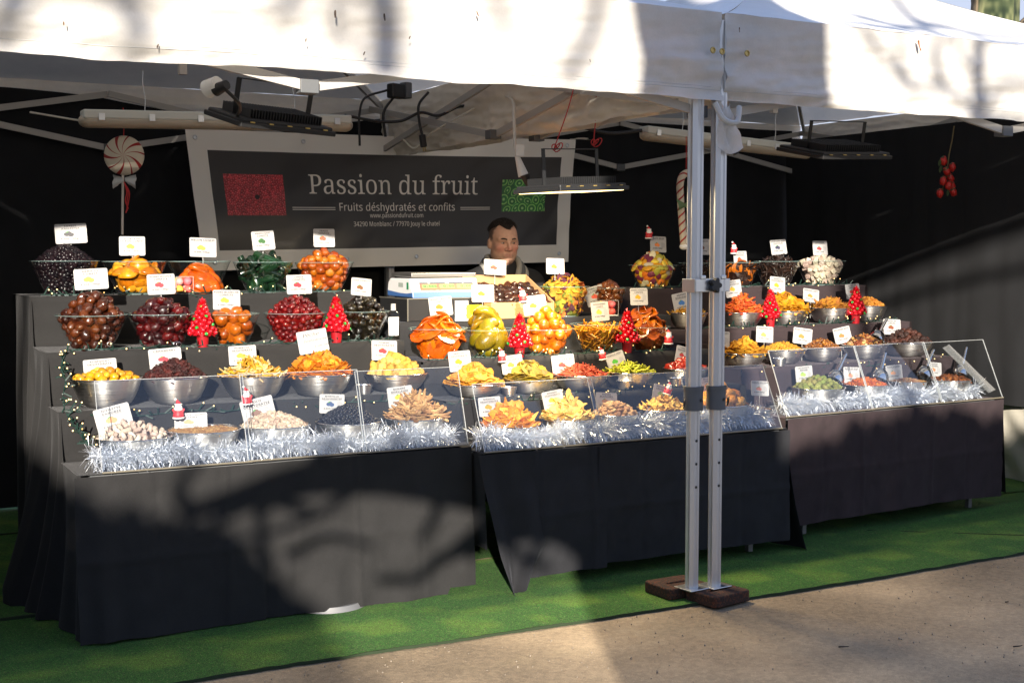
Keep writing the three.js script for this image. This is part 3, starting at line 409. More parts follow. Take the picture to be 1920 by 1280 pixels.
// ---------------------------------------------------------------- bowls: x, foot height, z, rim radius, height, heap above the rim, kind
const BOWLS = {
  amarena: [-2.310, 1.305, -1.740, 0.155, 0.160, 0.077, 'glass'], citron: [-1.990, 1.305, -1.740, 0.152, 0.157, 0.025, 'glass'], melon: [-1.683, 1.305, -1.740, 0.151, 0.156, 0.000, 'glass'],
  angelique: [-1.359, 1.305, -1.740, 0.148, 0.152, 0.045, 'glass'], fraise: [-1.036, 1.305, -1.740, 0.149, 0.149, 0.073, 'glass'], abricot: [-2.276, 1.080, -1.310, 0.154, 0.152, 0.105, 'glass'],
  poire_rouge: [-1.969, 1.080, -1.310, 0.151, 0.150, 0.077, 'glass'], poire_blanche: [-1.646, 1.080, -1.310, 0.123, 0.143, 0.020, 'glass'], cerise: [-1.343, 1.080, -1.310, 0.149, 0.141, 0.083, 'glass'],
  noix: [-0.998, 1.080, -1.310, 0.127, 0.141, 0.080, 'glass'], orange_tranche: [-0.661, 0.985, -1.180, 0.145, 0.151, 0.065, 'glass'], cedrat: [-0.380, 0.985, -1.180, 0.144, 0.138, 0.133, 'glass'],
  clementine: [-0.053, 0.985, -1.180, 0.143, 0.131, 0.117, 'glass'], gingembre: [0.258, 0.985, -1.180, 0.142, 0.148, 0.020, 'glass'], orange_rondelle: [0.562, 0.985, -1.180, 0.132, 0.126, 0.111, 'glass'],
  legumes: [0.292, 1.155, -1.570, 0.141, 0.164, 0.073, 'glass'], miel: [0.577, 1.155, -1.570, 0.104, 0.152, 0.042, 'glass'], bonbon: [1.026, 1.295, -1.779, 0.146, 0.136, 0.085, 'glass'],
  choco1: [1.370, 1.295, -1.802, 0.122, 0.147, 0.042, 'glass'], choco2: [1.703, 1.295, -1.823, 0.125, 0.149, 0.013, 'glass'], choco3: [2.012, 1.295, -1.844, 0.146, 0.155, 0.047, 'glass'],
  loukoum: [2.396, 1.295, -1.869, 0.162, 0.157, 0.034, 'glass'], ananas2: [1.010, 1.075, -1.408, 0.115, 0.091, 0.024, 'steel'], papaye: [1.418, 1.075, -1.435, 0.130, 0.084, 0.109, 'steel'],
  mangue2: [1.758, 1.075, -1.457, 0.151, 0.086, 0.105, 'steel'], chips: [2.132, 1.075, -1.481, 0.140, 0.093, 0.065, 'steel'], cubes: [2.447, 1.075, -1.502, 0.133, 0.100, 0.057, 'steel'],
  chips2: [1.160, 0.880, -1.098, 0.135, 0.075, 0.080, 'steel'], gingembre2: [1.457, 0.880, -1.117, 0.131, 0.081, 0.045, 'steel'], noixcaramel: [1.759, 0.880, -1.137, 0.126, 0.081, 0.052, 'steel'],
  melange: [2.106, 0.880, -1.159, 0.143, 0.084, 0.063, 'steel'], cacao: [2.475, 0.880, -1.183, 0.164, 0.086, 0.081, 'steel'], wasabi: [1.440, 0.655, -0.805, 0.150, 0.121, 0.064, 'steel'],
  goji: [1.806, 0.655, -0.829, 0.134, 0.118, 0.039, 'steel'], sesame: [2.151, 0.655, -0.852, 0.114, 0.118, 0.018, 'steel'], amande: [2.504, 0.655, -0.874, 0.131, 0.109, 0.028, 'steel'],
  pomme: [-0.954, 0.855, -1.020, 0.155, 0.087, 0.088, 'steel'], peche2: [-0.591, 0.820, -0.930, 0.152, 0.064, 0.094, 'steel'], kiwi: [-0.288, 0.820, -0.930, 0.135, 0.071, 0.089, 'steel'],
  fraise2: [0.007, 0.820, -0.930, 0.143, 0.079, 0.059, 'steel'], pomelo: [0.296, 0.820, -0.930, 0.136, 0.082, 0.049, 'steel'], goji2: [0.645, 0.820, -0.930, 0.125, 0.084, 0.056, 'steel'],
  banane: [-0.987, 0.655, -0.720, 0.148, 0.115, 0.110, 'steel'], mangue: [-0.568, 0.630, -0.620, 0.139, 0.087, 0.110, 'steel'], ananas: [-0.256, 0.630, -0.620, 0.130, 0.100, 0.100, 'steel'],
  figue: [0.010, 0.630, -0.620, 0.124, 0.107, 0.056, 'steel'], gingembre3: [0.301, 0.630, -0.620, 0.137, 0.114, 0.052, 'steel'], mangue3: [0.651, 0.630, -0.620, 0.142, 0.118, 0.089, 'steel'],
  raisin: [0.865, 0.630, -0.620, 0.085, 0.080, 0.012, 'steel'], kumquat: [-2.277, 0.855, -1.020, 0.152, 0.124, 0.043, 'steel'], cranberry: [-1.989, 0.855, -1.020, 0.149, 0.116, 0.076, 'steel'],
  pomelos: [-1.643, 0.855, -1.020, 0.150, 0.107, 0.085, 'steel'], peche: [-1.332, 0.855, -1.020, 0.154, 0.101, 0.100, 'steel'], cajou: [-2.235, 0.655, -0.720, 0.165, 0.113, 0.063, 'steel'],
  cacahuete: [-1.949, 0.655, -0.720, 0.156, 0.122, 0.004, 'steel'], coco: [-1.647, 0.655, -0.720, 0.155, 0.121, 0.059, 'steel'], myrtille: [-1.313, 0.655, -0.720, 0.149, 0.116, 0.075, 'steel'],
};
const mottle = texture(256, 256, (x, y) => { const a = n64(x * 2, y * 2), b = n16(x * 2, y * 2), c = n5(x * 2, y * 2), w = 0.66 + 0.34 * (0.45 * a + 0.35 * b + 0.2 * c) + (c > 0.82 ? 0.06 : 0); return [w * 1.06, w, w * 0.96]; }), wrinkle = texture(256, 256, (x, y) => 0.5 * Math.abs(n16(x * 2, y * 2) - 0.5) * 2 + 0.5 * n5(x * 2, y * 2), false);
const dye = (c) => lin(...c.map((v) => 0.86 * Math.pow(v, 1.18)));
const glossy = (c, r = 0.2) => phy(dye(c), r + 0.1, { clearcoat: 0.8, clearcoatRoughness: r * 0.4, specularIntensity: 0.6, map: mottle, bumpMap: wrinkle, bumpScale: 0.0006 });
const matte = (c, r = 0.7) => std(dye(c), r, { map: mottle, bumpMap: wrinkle, bumpScale: 0.0016 });
const inky = (c) => phy(lin(...c), 0.3, { specularIntensity: 0.5 });
const see = (c, r = 0.18) => phy(lin(...c), r, { clearcoat: 0.8, clearcoatRoughness: 0.08, transmission: 0.25, thickness: 0 });
// per bowl: [piece name, what the label calls them, shape, size in metres, materials, 'each' | 'heap' | 'stuff', spacing, label of the bowl]
const M_ = (f, ...cs) => cs.flatMap((c) => [c, [c[0] * 0.84, c[1] * 0.78, c[2] * 0.80], [c[0] * 1.06, c[1] * 1.12, c[2] * 1.12]].map((k) => f(k)));   // each colour in three natural strengths
const FRUIT = {
  amarena: ['black_cherry', 'black cherries', 'plum', 0.0125, M_(inky, [0.006, 0.004, 0.006], [0.010, 0.005, 0.007]), 'stuff', 1.12],
  citron: ['candied_lemon_peel', 'golden candied lemon peel', 'rind', 0.056, M_(glossy, [0.78, 0.36, 0.02], [0.70, 0.28, 0.015], [0.82, 0.45, 0.04]), 'each', 0.5],
  melon: ['candied_melon_piece', 'vivid orange candied melon', 'half', 0.064, M_(glossy, [0.85, 0.22, 0.008], [0.80, 0.17, 0.006]), 'each', 0.55],
  angelique: ['candied_angelica_stalk', 'dark green candied angelica', 'tube', 0.042, M_((c) => phy(lin(...c), 0.15, { clearcoat: 1, clearcoatRoughness: 0.05, side: THREE.DoubleSide }), [0.004, 0.018, 0.007], [0.007, 0.032, 0.010], [0.003, 0.011, 0.005]), 'each', 0.75],
  fraise: ['candied_strawberry', 'amber candied strawberries', 'ball', 0.0248, M_(glossy, [0.50, 0.13, 0.012], [0.62, 0.22, 0.015], [0.40, 0.085, 0.01]), 'each', 1.46],
  abricot: ['candied_apricot', 'brown candied apricots', 'plum', 0.0226, M_(glossy, [0.12, 0.035, 0.014], [0.18, 0.055, 0.016], [0.075, 0.022, 0.012]), 'each', 1.46],
  poire_rouge: ['candied_red_pear', 'dark red candied pears', 'plum', 0.0252, M_(glossy, [0.085, 0.006, 0.010], [0.05, 0.005, 0.009], [0.15, 0.008, 0.010]), 'each', 1.46],
  poire_blanche: ['candied_white_pear', 'amber candied pears', 'ball', 0.0295, M_(glossy, [0.58, 0.19, 0.012], [0.50, 0.14, 0.010]), 'each', 1.46],
  cerise: ['candied_cherry', 'ruby candied cherries', 'ball', 0.0152, M_((c) => glossy(c, 0.12), [0.22, 0.008, 0.010], [0.16, 0.006, 0.010], [0.30, 0.012, 0.010]), 'each', 1.52],
  noix: ['candied_walnut', 'greenish black candied walnuts', 'plum', 0.0222, M_(glossy, [0.022, 0.018, 0.008], [0.035, 0.028, 0.010], [0.016, 0.012, 0.008]), 'each', 1.46],
  orange_tranche: ['candied_orange_slice', 'thick candied orange slices', 'slice', 0.058, M_(glossy, [0.78, 0.20, 0.010], [0.70, 0.15, 0.008], [0.84, 0.27, 0.014]), 'each', 0.55],
  cedrat: ['candied_citron_half', 'green candied citron halves', 'half', 0.068, M_(glossy, [0.38, 0.30, 0.012], [0.30, 0.27, 0.012], [0.44, 0.33, 0.018]), 'each', 0.58],
  clementine: ['candied_clementine', 'whole candied clementines', 'ball', 0.0290, M_(glossy, [0.86, 0.27, 0.008], [0.80, 0.22, 0.007], [0.90, 0.33, 0.012]), 'each', 1.48],
  gingembre: ['candied_ginger_stick', 'yellow candied ginger sticks', 'stick', 0.030, M_((c) => glossy(c, 0.35), [0.80, 0.42, 0.015], [0.72, 0.34, 0.012], [0.85, 0.50, 0.03]), 'heap', 0.75],
  orange_rondelle: ['candied_orange_round', 'candied orange rounds', 'slice', 0.047, M_(glossy, [0.55, 0.17, 0.010], [0.48, 0.13, 0.008], [0.62, 0.22, 0.014]), 'each', 0.58],
  legumes: ['vegetable_chip', 'mixed vegetable chips', 'flake', 0.030, M_(matte, [0.72, 0.42, 0.03], [0.75, 0.48, 0.05], [0.25, 0.33, 0.04], [0.62, 0.20, 0.03], [0.12, 0.02, 0.06], [0.68, 0.38, 0.02]), 'heap', 0.72],
  miel: ['sugar_crystal_lump', 'brown candied sugar lumps', 'chunk', 0.026, M_(glossy, [0.28, 0.10, 0.016], [0.22, 0.075, 0.012]), 'heap', 1.1],
  bonbon: ['jelly_candy', 'oval jelly candies of many colours', 'candy', 0.0215, M_((c) => phy(lin(...c), 0.5, { sheen: 0.2 }), [0.85, 0.42, 0.015], [0.82, 0.20, 0.015], [0.85, 0.62, 0.06], [0.45, 0.40, 0.05], [0.22, 0.03, 0.07], [0.75, 0.68, 0.45], [0.80, 0.34, 0.01]), 'each', 1.35],
  choco1: ['chocolate_strip', 'dark chocolate covered peel strips', 'strip', 0.030, M_((c) => glossy(c, 0.4), [0.035, 0.015, 0.010], [0.05, 0.022, 0.012]), 'heap', 0.8],
  choco2: ['chocolate_orange_slice', 'orange slices dipped in chocolate', 'slice', 0.036, M_((c) => glossy(c, 0.4), [0.035, 0.015, 0.010], [0.55, 0.18, 0.012], [0.045, 0.018, 0.010]), 'heap', 0.8],
  choco3: ['chocolate_ginger_curl', 'dark chocolate ginger curls', 'strip', 0.028, M_((c) => glossy(c, 0.4), [0.040, 0.019, 0.013], [0.06, 0.028, 0.018], [0.03, 0.014, 0.010]), 'heap', 0.75],
  loukoum: ['sugared_jelly_cube', 'pale sugar dusted jelly cubes', 'cube', 0.0215, M_((c) => matte(c, 0.85), [0.82, 0.80, 0.68], [0.76, 0.72, 0.60], [0.84, 0.74, 0.68], [0.72, 0.73, 0.62]), 'each', 1.55],
  ananas2: ['dried_pineapple_ring', 'small dried pineapple pieces', 'flake', 0.026, M_(matte, [0.74, 0.48, 0.06], [0.70, 0.42, 0.05]), 'heap', 0.8],
  papaye: ['dried_papaya_strip', 'red orange dried papaya strips', 'strip', 0.040, M_((c) => matte(c, 0.5), [0.74, 0.17, 0.025], [0.68, 0.11, 0.03], [0.78, 0.24, 0.03]), 'heap', 0.55],
  mangue2: ['dried_mango_strip', 'bright yellow dried mango strips', 'flake', 0.038, M_((c) => matte(c, 0.5), [0.82, 0.46, 0.015], [0.78, 0.40, 0.012], [0.85, 0.53, 0.03]), 'heap', 0.6],
  chips: ['plantain_chip', 'curled brown plantain chips', 'flake', 0.034, M_(matte, [0.60, 0.30, 0.03], [0.52, 0.24, 0.03], [0.66, 0.36, 0.04]), 'heap', 0.65],
  cubes: ['candied_papaya_cube', 'small amber candied cubes', 'cube', 0.0145, M_((c) => matte(c, 0.5), [0.72, 0.36, 0.05], [0.64, 0.28, 0.03], [0.76, 0.42, 0.08]), 'stuff', 1.3],
  chips2: ['dried_pineapple_flake', 'yellow dried pineapple flakes', 'flake', 0.036, M_(matte, [0.78, 0.44, 0.02], [0.72, 0.38, 0.02], [0.82, 0.50, 0.04]), 'heap', 0.6],
  gingembre2: ['crystallised_ginger_dice', 'crystallised yellow ginger dice', 'chunk', 0.0125, M_(matte, [0.80, 0.52, 0.06], [0.76, 0.46, 0.04]), 'stuff', 1.2],
  noixcaramel: ['caramel_peanut', 'caramelised peanuts', 'berry', 0.0105, M_((c) => glossy(c, 0.4), [0.36, 0.15, 0.02], [0.50, 0.24, 0.03], [0.20, 0.08, 0.02]), 'stuff', 1.3],
  melange: ['mixed_nut', 'mixed nuts and raisins', 'raisin', 0.0125, M_(matte, [0.68, 0.46, 0.20], [0.10, 0.05, 0.03], [0.55, 0.28, 0.06], [0.72, 0.55, 0.32], [0.36, 0.12, 0.05]), 'stuff', 1.2],
  cacao: ['cocoa_bean', 'dark brown cocoa beans', 'plum', 0.0185, M_((c) => matte(c, 0.5), [0.085, 0.035, 0.022], [0.13, 0.045, 0.025], [0.06, 0.026, 0.018]), 'heap', 1.35],
  wasabi: ['green_coated_nut', 'pale green coated nuts', 'ball', 0.0155, M_((c) => matte(c, 0.8), [0.36, 0.42, 0.12], [0.42, 0.46, 0.16], [0.30, 0.38, 0.10]), 'heap', 1.5],
  goji: ['orange_berry', 'orange dried berries', 'raisin', 0.0105, M_(matte, [0.72, 0.22, 0.02], [0.66, 0.16, 0.02], [0.78, 0.30, 0.04]), 'stuff', 1.2],
  sesame: ['sesame_nut', 'sesame coated nuts', 'berry', 0.0095, M_(matte, [0.66, 0.44, 0.22], [0.58, 0.34, 0.14]), 'stuff', 1.2],
  amande: ['caramel_almond', 'caramelised almonds', 'raisin', 0.0135, M_((c) => matte(c, 0.5), [0.34, 0.12, 0.03], [0.44, 0.18, 0.05], [0.22, 0.08, 0.03]), 'stuff', 1.2],
  pomme: ['dried_apple_piece', 'pale yellow dried apple pieces', 'chunk', 0.030, M_(matte, [0.82, 0.60, 0.14], [0.80, 0.54, 0.10], [0.85, 0.66, 0.22]), 'heap', 1.05],
  peche2: ['dried_peach_round', 'golden dried peach rounds', 'slice', 0.037, M_((c) => matte(c, 0.55), [0.82, 0.46, 0.05], [0.78, 0.40, 0.03], [0.85, 0.54, 0.09]), 'heap', 0.72],
  kiwi: ['dried_kiwi_slice', 'olive green dried kiwi slices', 'slice', 0.032, M_((c) => matte(c, 0.55), [0.55, 0.42, 0.03], [0.46, 0.38, 0.03], [0.62, 0.50, 0.07], [0.30, 0.24, 0.03]), 'heap', 0.68],
  fraise2: ['dried_strawberry', 'coral pink dried strawberry strips', 'stick', 0.026, M_((c) => matte(c, 0.6), [0.72, 0.16, 0.07], [0.66, 0.11, 0.05], [0.78, 0.22, 0.10]), 'heap', 0.65],
  pomelo: ['dried_pomelo_strip', 'lime green dried pomelo strips', 'strip', 0.032, M_((c) => matte(c, 0.55), [0.50, 0.58, 0.02], [0.42, 0.52, 0.02], [0.58, 0.62, 0.06]), 'heap', 0.6],
  goji2: ['dried_tomato', 'deep red dried tomatoes', 'chunk', 0.022, M_((c) => glossy(c, 0.4), [0.52, 0.05, 0.02], [0.42, 0.04, 0.02]), 'heap', 1.05],
  banane: ['dried_banana_strip', 'tan dried banana strips', 'strip', 0.046, M_(matte, [0.62, 0.42, 0.20], [0.54, 0.35, 0.16], [0.68, 0.48, 0.26]), 'heap', 0.5],
  mangue: ['dried_mango_slice', 'orange dried mango slices', 'flake', 0.042, M_((c) => matte(c, 0.55), [0.95, 0.46, 0.02], [0.92, 0.38, 0.02], [0.96, 0.54, 0.04]), 'heap', 0.58],
  ananas: ['dried_pineapple_chunk', 'cream yellow dried pineapple chunks', 'flake', 0.044, M_(matte, [0.95, 0.70, 0.18], [0.92, 0.64, 0.14], [0.96, 0.76, 0.26]), 'heap', 0.62],
  figue: ['dried_fig_piece', 'brown dried fig pieces', 'chunk', 0.020, M_(matte, [0.56, 0.36, 0.18], [0.66, 0.46, 0.26], [0.78, 0.62, 0.38]), 'heap', 1.05],
  gingembre3: ['crystallised_ginger_slice', 'crystallised pale ginger slices', 'flake', 0.030, M_(matte, [0.95, 0.72, 0.22], [0.92, 0.66, 0.16]), 'heap', 0.66],
  mangue3: ['candied_mango_piece', 'large amber candied mango pieces', 'chunk', 0.042, M_((c) => matte(c, 0.45), [0.95, 0.52, 0.04], [0.92, 0.44, 0.03], [0.96, 0.60, 0.12]), 'heap', 0.95],
  raisin: ['golden_raisin', 'golden raisins', 'raisin', 0.0115, M_((c) => matte(c, 0.5), [0.34, 0.20, 0.02], [0.26, 0.14, 0.02]), 'stuff', 1.2],
  kumquat: ['dried_kumquat', 'round yellow dried kumquats', 'ball', 0.0195, M_(glossy, [0.84, 0.50, 0.015], [0.82, 0.44, 0.012], [0.86, 0.58, 0.05]), 'heap', 1.6],
  cranberry: ['dried_cranberry', 'dark red dried cranberries', 'raisin', 0.0125, M_((c) => matte(c, 0.5), [0.10, 0.018, 0.018], [0.15, 0.025, 0.020], [0.07, 0.012, 0.014]), 'stuff', 1.15],
  pomelos: ['dried_grapefruit_strip', 'yellow and white dried grapefruit strips', 'strip', 0.036, M_(matte, [0.80, 0.55, 0.04], [0.84, 0.72, 0.30], [0.78, 0.48, 0.03], [0.85, 0.78, 0.48]), 'heap', 0.55],
  peche: ['dried_peach_slice', 'orange dried peach slices', 'flake', 0.038, M_((c) => matte(c, 0.5), [0.84, 0.34, 0.015], [0.80, 0.28, 0.012], [0.86, 0.40, 0.025]), 'heap', 0.58],
  cajou: ['coated_cashew', 'white sugar coated cashews', 'nut', 0.024, M_((c) => matte(c, 0.9), [0.92, 0.86, 0.76], [0.86, 0.79, 0.68], [0.95, 0.90, 0.82]), 'heap', 1.15],
  cacahuete: ['sesame_peanut', 'sesame caramel peanuts', 'berry', 0.009, M_(matte, [0.60, 0.38, 0.16], [0.70, 0.48, 0.22]), 'stuff', 1.2],
  coco: ['dried_coconut_cube', 'white dried coconut cubes', 'chunk', 0.0135, M_((c) => matte(c, 0.85), [0.94, 0.86, 0.72], [0.90, 0.80, 0.66]), 'stuff', 1.15],
  myrtille: ['dried_blueberry', 'blue black dried blueberries', 'berry', 0.0095, M_(inky, [0.007, 0.008, 0.013], [0.011, 0.012, 0.019]), 'stuff', 1.25],
};
const UP = V(0, 1, 0), tmpQ = new THREE.Quaternion(), tmpM = new THREE.Matrix4();
function places(b, size, gap, glass, flatness) {                   // where pieces lie: over the heap and, in glass, against the wall
  const [, , , R, H, top] = b, rb = R * 0.56, out = [], rim = glass ? R * 0.93 : R * 0.94, min = size * gap;
  const low = top <= 0.002 && glass, full = low ? 0.42 * H : Math.max(0.004, top), drop = low ? -0.40 * H : -0.002, thin = flatness < 1 ? 0.85 : 0.95;
  const height = (q) => H + drop + full * Math.pow(Math.max(0, 1 - Math.pow(q, 1.55)), 0.9) - 0.010 * q;
  const ok = (p, m) => { for (const o of out) if (o.p.distanceToSquared(p) < m * m) return false; return true; };
  const tries = Math.min(9000, Math.round(60 * (R / min) ** 2) + 400);
  for (let i = 0; i < tries; i++) {
    const a = rnd() * 6.2832, q = Math.sqrt(rnd()) , r = q * (rim - size * (glass ? thin - 0.12 : flatness < 1 ? 0.66 : 1.02)), y = height(q) - size * (glass ? 0.35 : 0.35 - 0.45 * q * q) + size * 0.25 * (rnd() - 0.5), p = V(Math.cos(a) * r, y, Math.sin(a) * r);
    if (!ok(p, min)) continue;
    const sl = (height(Math.min(1, q + 0.05)) - height(Math.max(0, q - 0.05))) / (0.1 * rim), n = V(-sl * Math.cos(a), 1, -sl * Math.sin(a)).normalize(); if (!glass && q > 0.72) { n.set(0, 1, 0); p.y += size * 0.12; } out.push({ p, n, calm: q > 0.72 ? 0.35 : 1 });
  }
  if (glass) for (let i = 0; i < tries * 2; i++) {
    const a = rr(-0.35, Math.PI + 0.35), y = rr(size * 0.5, Math.max(size * 0.6, H + drop - size * 0.4)), r = rb + (R - rb) * y / H - size * (flatness < 1 ? flatness + 0.18 : 1) - 0.004, p = V(Math.cos(a) * r, y, Math.sin(a) * r);
    if (r > 0 && ok(p, min)) out.push({ p, n: V(Math.cos(a), -0.35, Math.sin(a)).normalize(), calm: 0.3 });
  }
  return { out, height, rb, rim, drop };
}
function glassBowl(b, label) {
  const [x, y, z, R, H] = b, rb = R * 0.56, t = thing('glass_bowl', label, 'bowl', [x, y, z], 0, 'flared glass bowls on the upper tiers');
  const prof = [[0.001, 0.004], [rb * 0.9, 0.003], [rb, 0.010]]; for (let i = 1; i <= 8; i++) prof.push([rb + (R - rb) * i / 8 + 0.003 * Math.sin(i / 8 * Math.PI), 0.010 + (H - 0.010) * i / 8]);
  mesh('body', new THREE.LatheGeometry(prof.map(([p, q]) => new THREE.Vector2(p, q)), 56), MAT.glass, t);
  mesh('rim', new THREE.TorusGeometry(R + 0.0005, 0.0018, 6, 64).rotateX(Math.PI / 2).translate(0, H, 0), MAT.glassRim, t);
  mesh('foot', new THREE.TorusGeometry(rb * 0.93, 0.003, 6, 40).rotateX(Math.PI / 2).translate(0, 0.003, 0), MAT.glassRim, t);
}
function steelBowl(b, label) {
  const [x, y, z, R, H] = b, t = thing('steel_bowl', label, 'bowl', [x, y, z], rnd() * 6, 'brushed steel bowls on the lower tiers'), rb = R * 0.52;
  const prof = [[0.001, 0.003], [rb * 0.8, 0.001], [rb, 0.006]]; for (let i = 1; i <= 10; i++) { const f = i / 10; prof.push([rb + (R - 0.006 - rb) * Math.pow(f, 0.5), 0.006 + (H - 0.006) * f]); }
  mesh('body', new THREE.LatheGeometry(prof.map(([p, q]) => new THREE.Vector2(p, q)), 56), MAT.steel, t);
  mesh('rolled_rim', new THREE.TorusGeometry(R - 0.004, 0.0042, 6, 64).scale(1, 1, 0.75).rotateX(Math.PI / 2).translate(0, H, 0), MAT.chrome, t);
}
seed = 77;
for (const [key, b] of Object.entries(BOWLS)) {
  const [piece, what, shape, size0, mats, mode, gap] = FRUIT[key], size = b[6] === 'steel' && ['flake', 'strip', 'slice'].includes(shape) ? size0 * 0.9 : size0, glass = b[6] === 'glass', [x, y, z, R, H, top] = b, G = GEO[shape];
  (glass ? glassBowl : steelBowl)(b, `${glass ? 'flared glass' : 'brushed steel'} bowl heaped with ${what}`);
  const flat = { slice: 0.25, flake: 0.2, rind: 0.35, half: 0.45, strip: 0.35, stick: 0.3, candy: 0.5, tube: 0.45 }[shape] ?? 1.0, scatter = { tube: 1.4, strip: 0.55, stick: 0.65, flake: 0.45, slice: 0.5, rind: 0.6, half: 0.55, candy: 0.6, nut: 1.2 }[shape] ?? 3;
  const P = places(b, size, !glass && flat < 1 ? gap * 0.82 : gap, glass, flat), inset = size * (flat >= 1 ? 1.15 : 0.75);
  // what lies underneath: a packed core so that nothing is hollow
  const c = []; if (glass) { c.push([0.001, 0.012], [Math.max(0.01, P.rb - inset), 0.014], [Math.max(0.012, P.rb + (R - P.rb) * Math.max(0.2, (H + P.drop - inset) / H) - inset), Math.max(0.02, H + P.drop - inset)]); } else c.push([0.001, 0.02], [R * 0.6, 0.02], [R * 0.9, H - 0.012]);
  for (const q of [0.85, 0.65, 0.45, 0.25, 0.001]) c.push([q * (P.rim - inset), P.height(q) - inset]);
  const core = warp(new THREE.LatheGeometry(c.map(([p, q]) => new THREE.Vector2(p, q)), 28), (v) => { const k = 1 + 0.10 * N(v.x * 30, v.y * 30, v.z * 30 + size); v.x *= k; v.z *= k; });
  const spot = (o, m) => { const n = o.n.clone().add(V(rr(-1, 1), rr(-1, 1), rr(-1, 1)).multiplyScalar(flat < 1 && shape !== 'tube' ? scatter * (o.calm ?? 1) : scatter)).normalize(); tmpQ.setFromUnitVectors(UP, n); tmpQ.multiply(new THREE.Quaternion().setFromAxisAngle(UP, rnd() * 6.2832)); const s = size * rr(0.74, 1.15); return m.compose(o.p, tmpQ, V(s * rr(0.9, 1.1), s * rr(0.86, 1.08), s * rr(0.9, 1.1))); };
  if (mode === 'stuff') {
    const t = thing(`${piece}_heap`, `heap of ${what} in ${glass ? 'glass' : 'steel'} bowl`, 'food', [x, y, z]); t.userData.kind = 'stuff';
    mesh('packed_core', core, mats[1], t);
    mats.forEach((mt, k) => { const list = P.out.filter((_, i) => i % mats.length === k); if (!list.length) return; const gs = list.map((o) => plain(pick(G)).applyMatrix4(spot(o, tmpM))); mesh(`${piece}_pieces`, mergeGeometries(gs, false), mt, t); });
  } else if (mode === 'heap') {
    const t = thing(`${piece}_heap`, `heap of ${what} in ${glass ? 'glass' : 'steel'} bowl`, 'food', [x, y, z]);
    const k = mesh('packed_core', core, mats[1], t); k.userData.kind = 'stuff';
    for (const o of P.out) { const m = mesh(piece, pick(G), pick(mats), t); spot(o, tmpM).decompose(m.position, m.quaternion, m.scale); }
  } else {
    tag(mesh(`${piece}_layer`, core.clone().translate(x, y, z), mats[1]), `packed lower layer of ${what} inside glass bowl`, 'food', null, 'stuff');
    for (const o of P.out) { const m = mesh(piece, pick(G), pick(mats)); spot(o, tmpM).decompose(m.position, m.quaternion, m.scale); m.position.add(V(x, y, z)); tag(m, `one of the ${what} heaped in flared glass bowl`, 'food', `${what} in their glass bowl`); }
  }
}
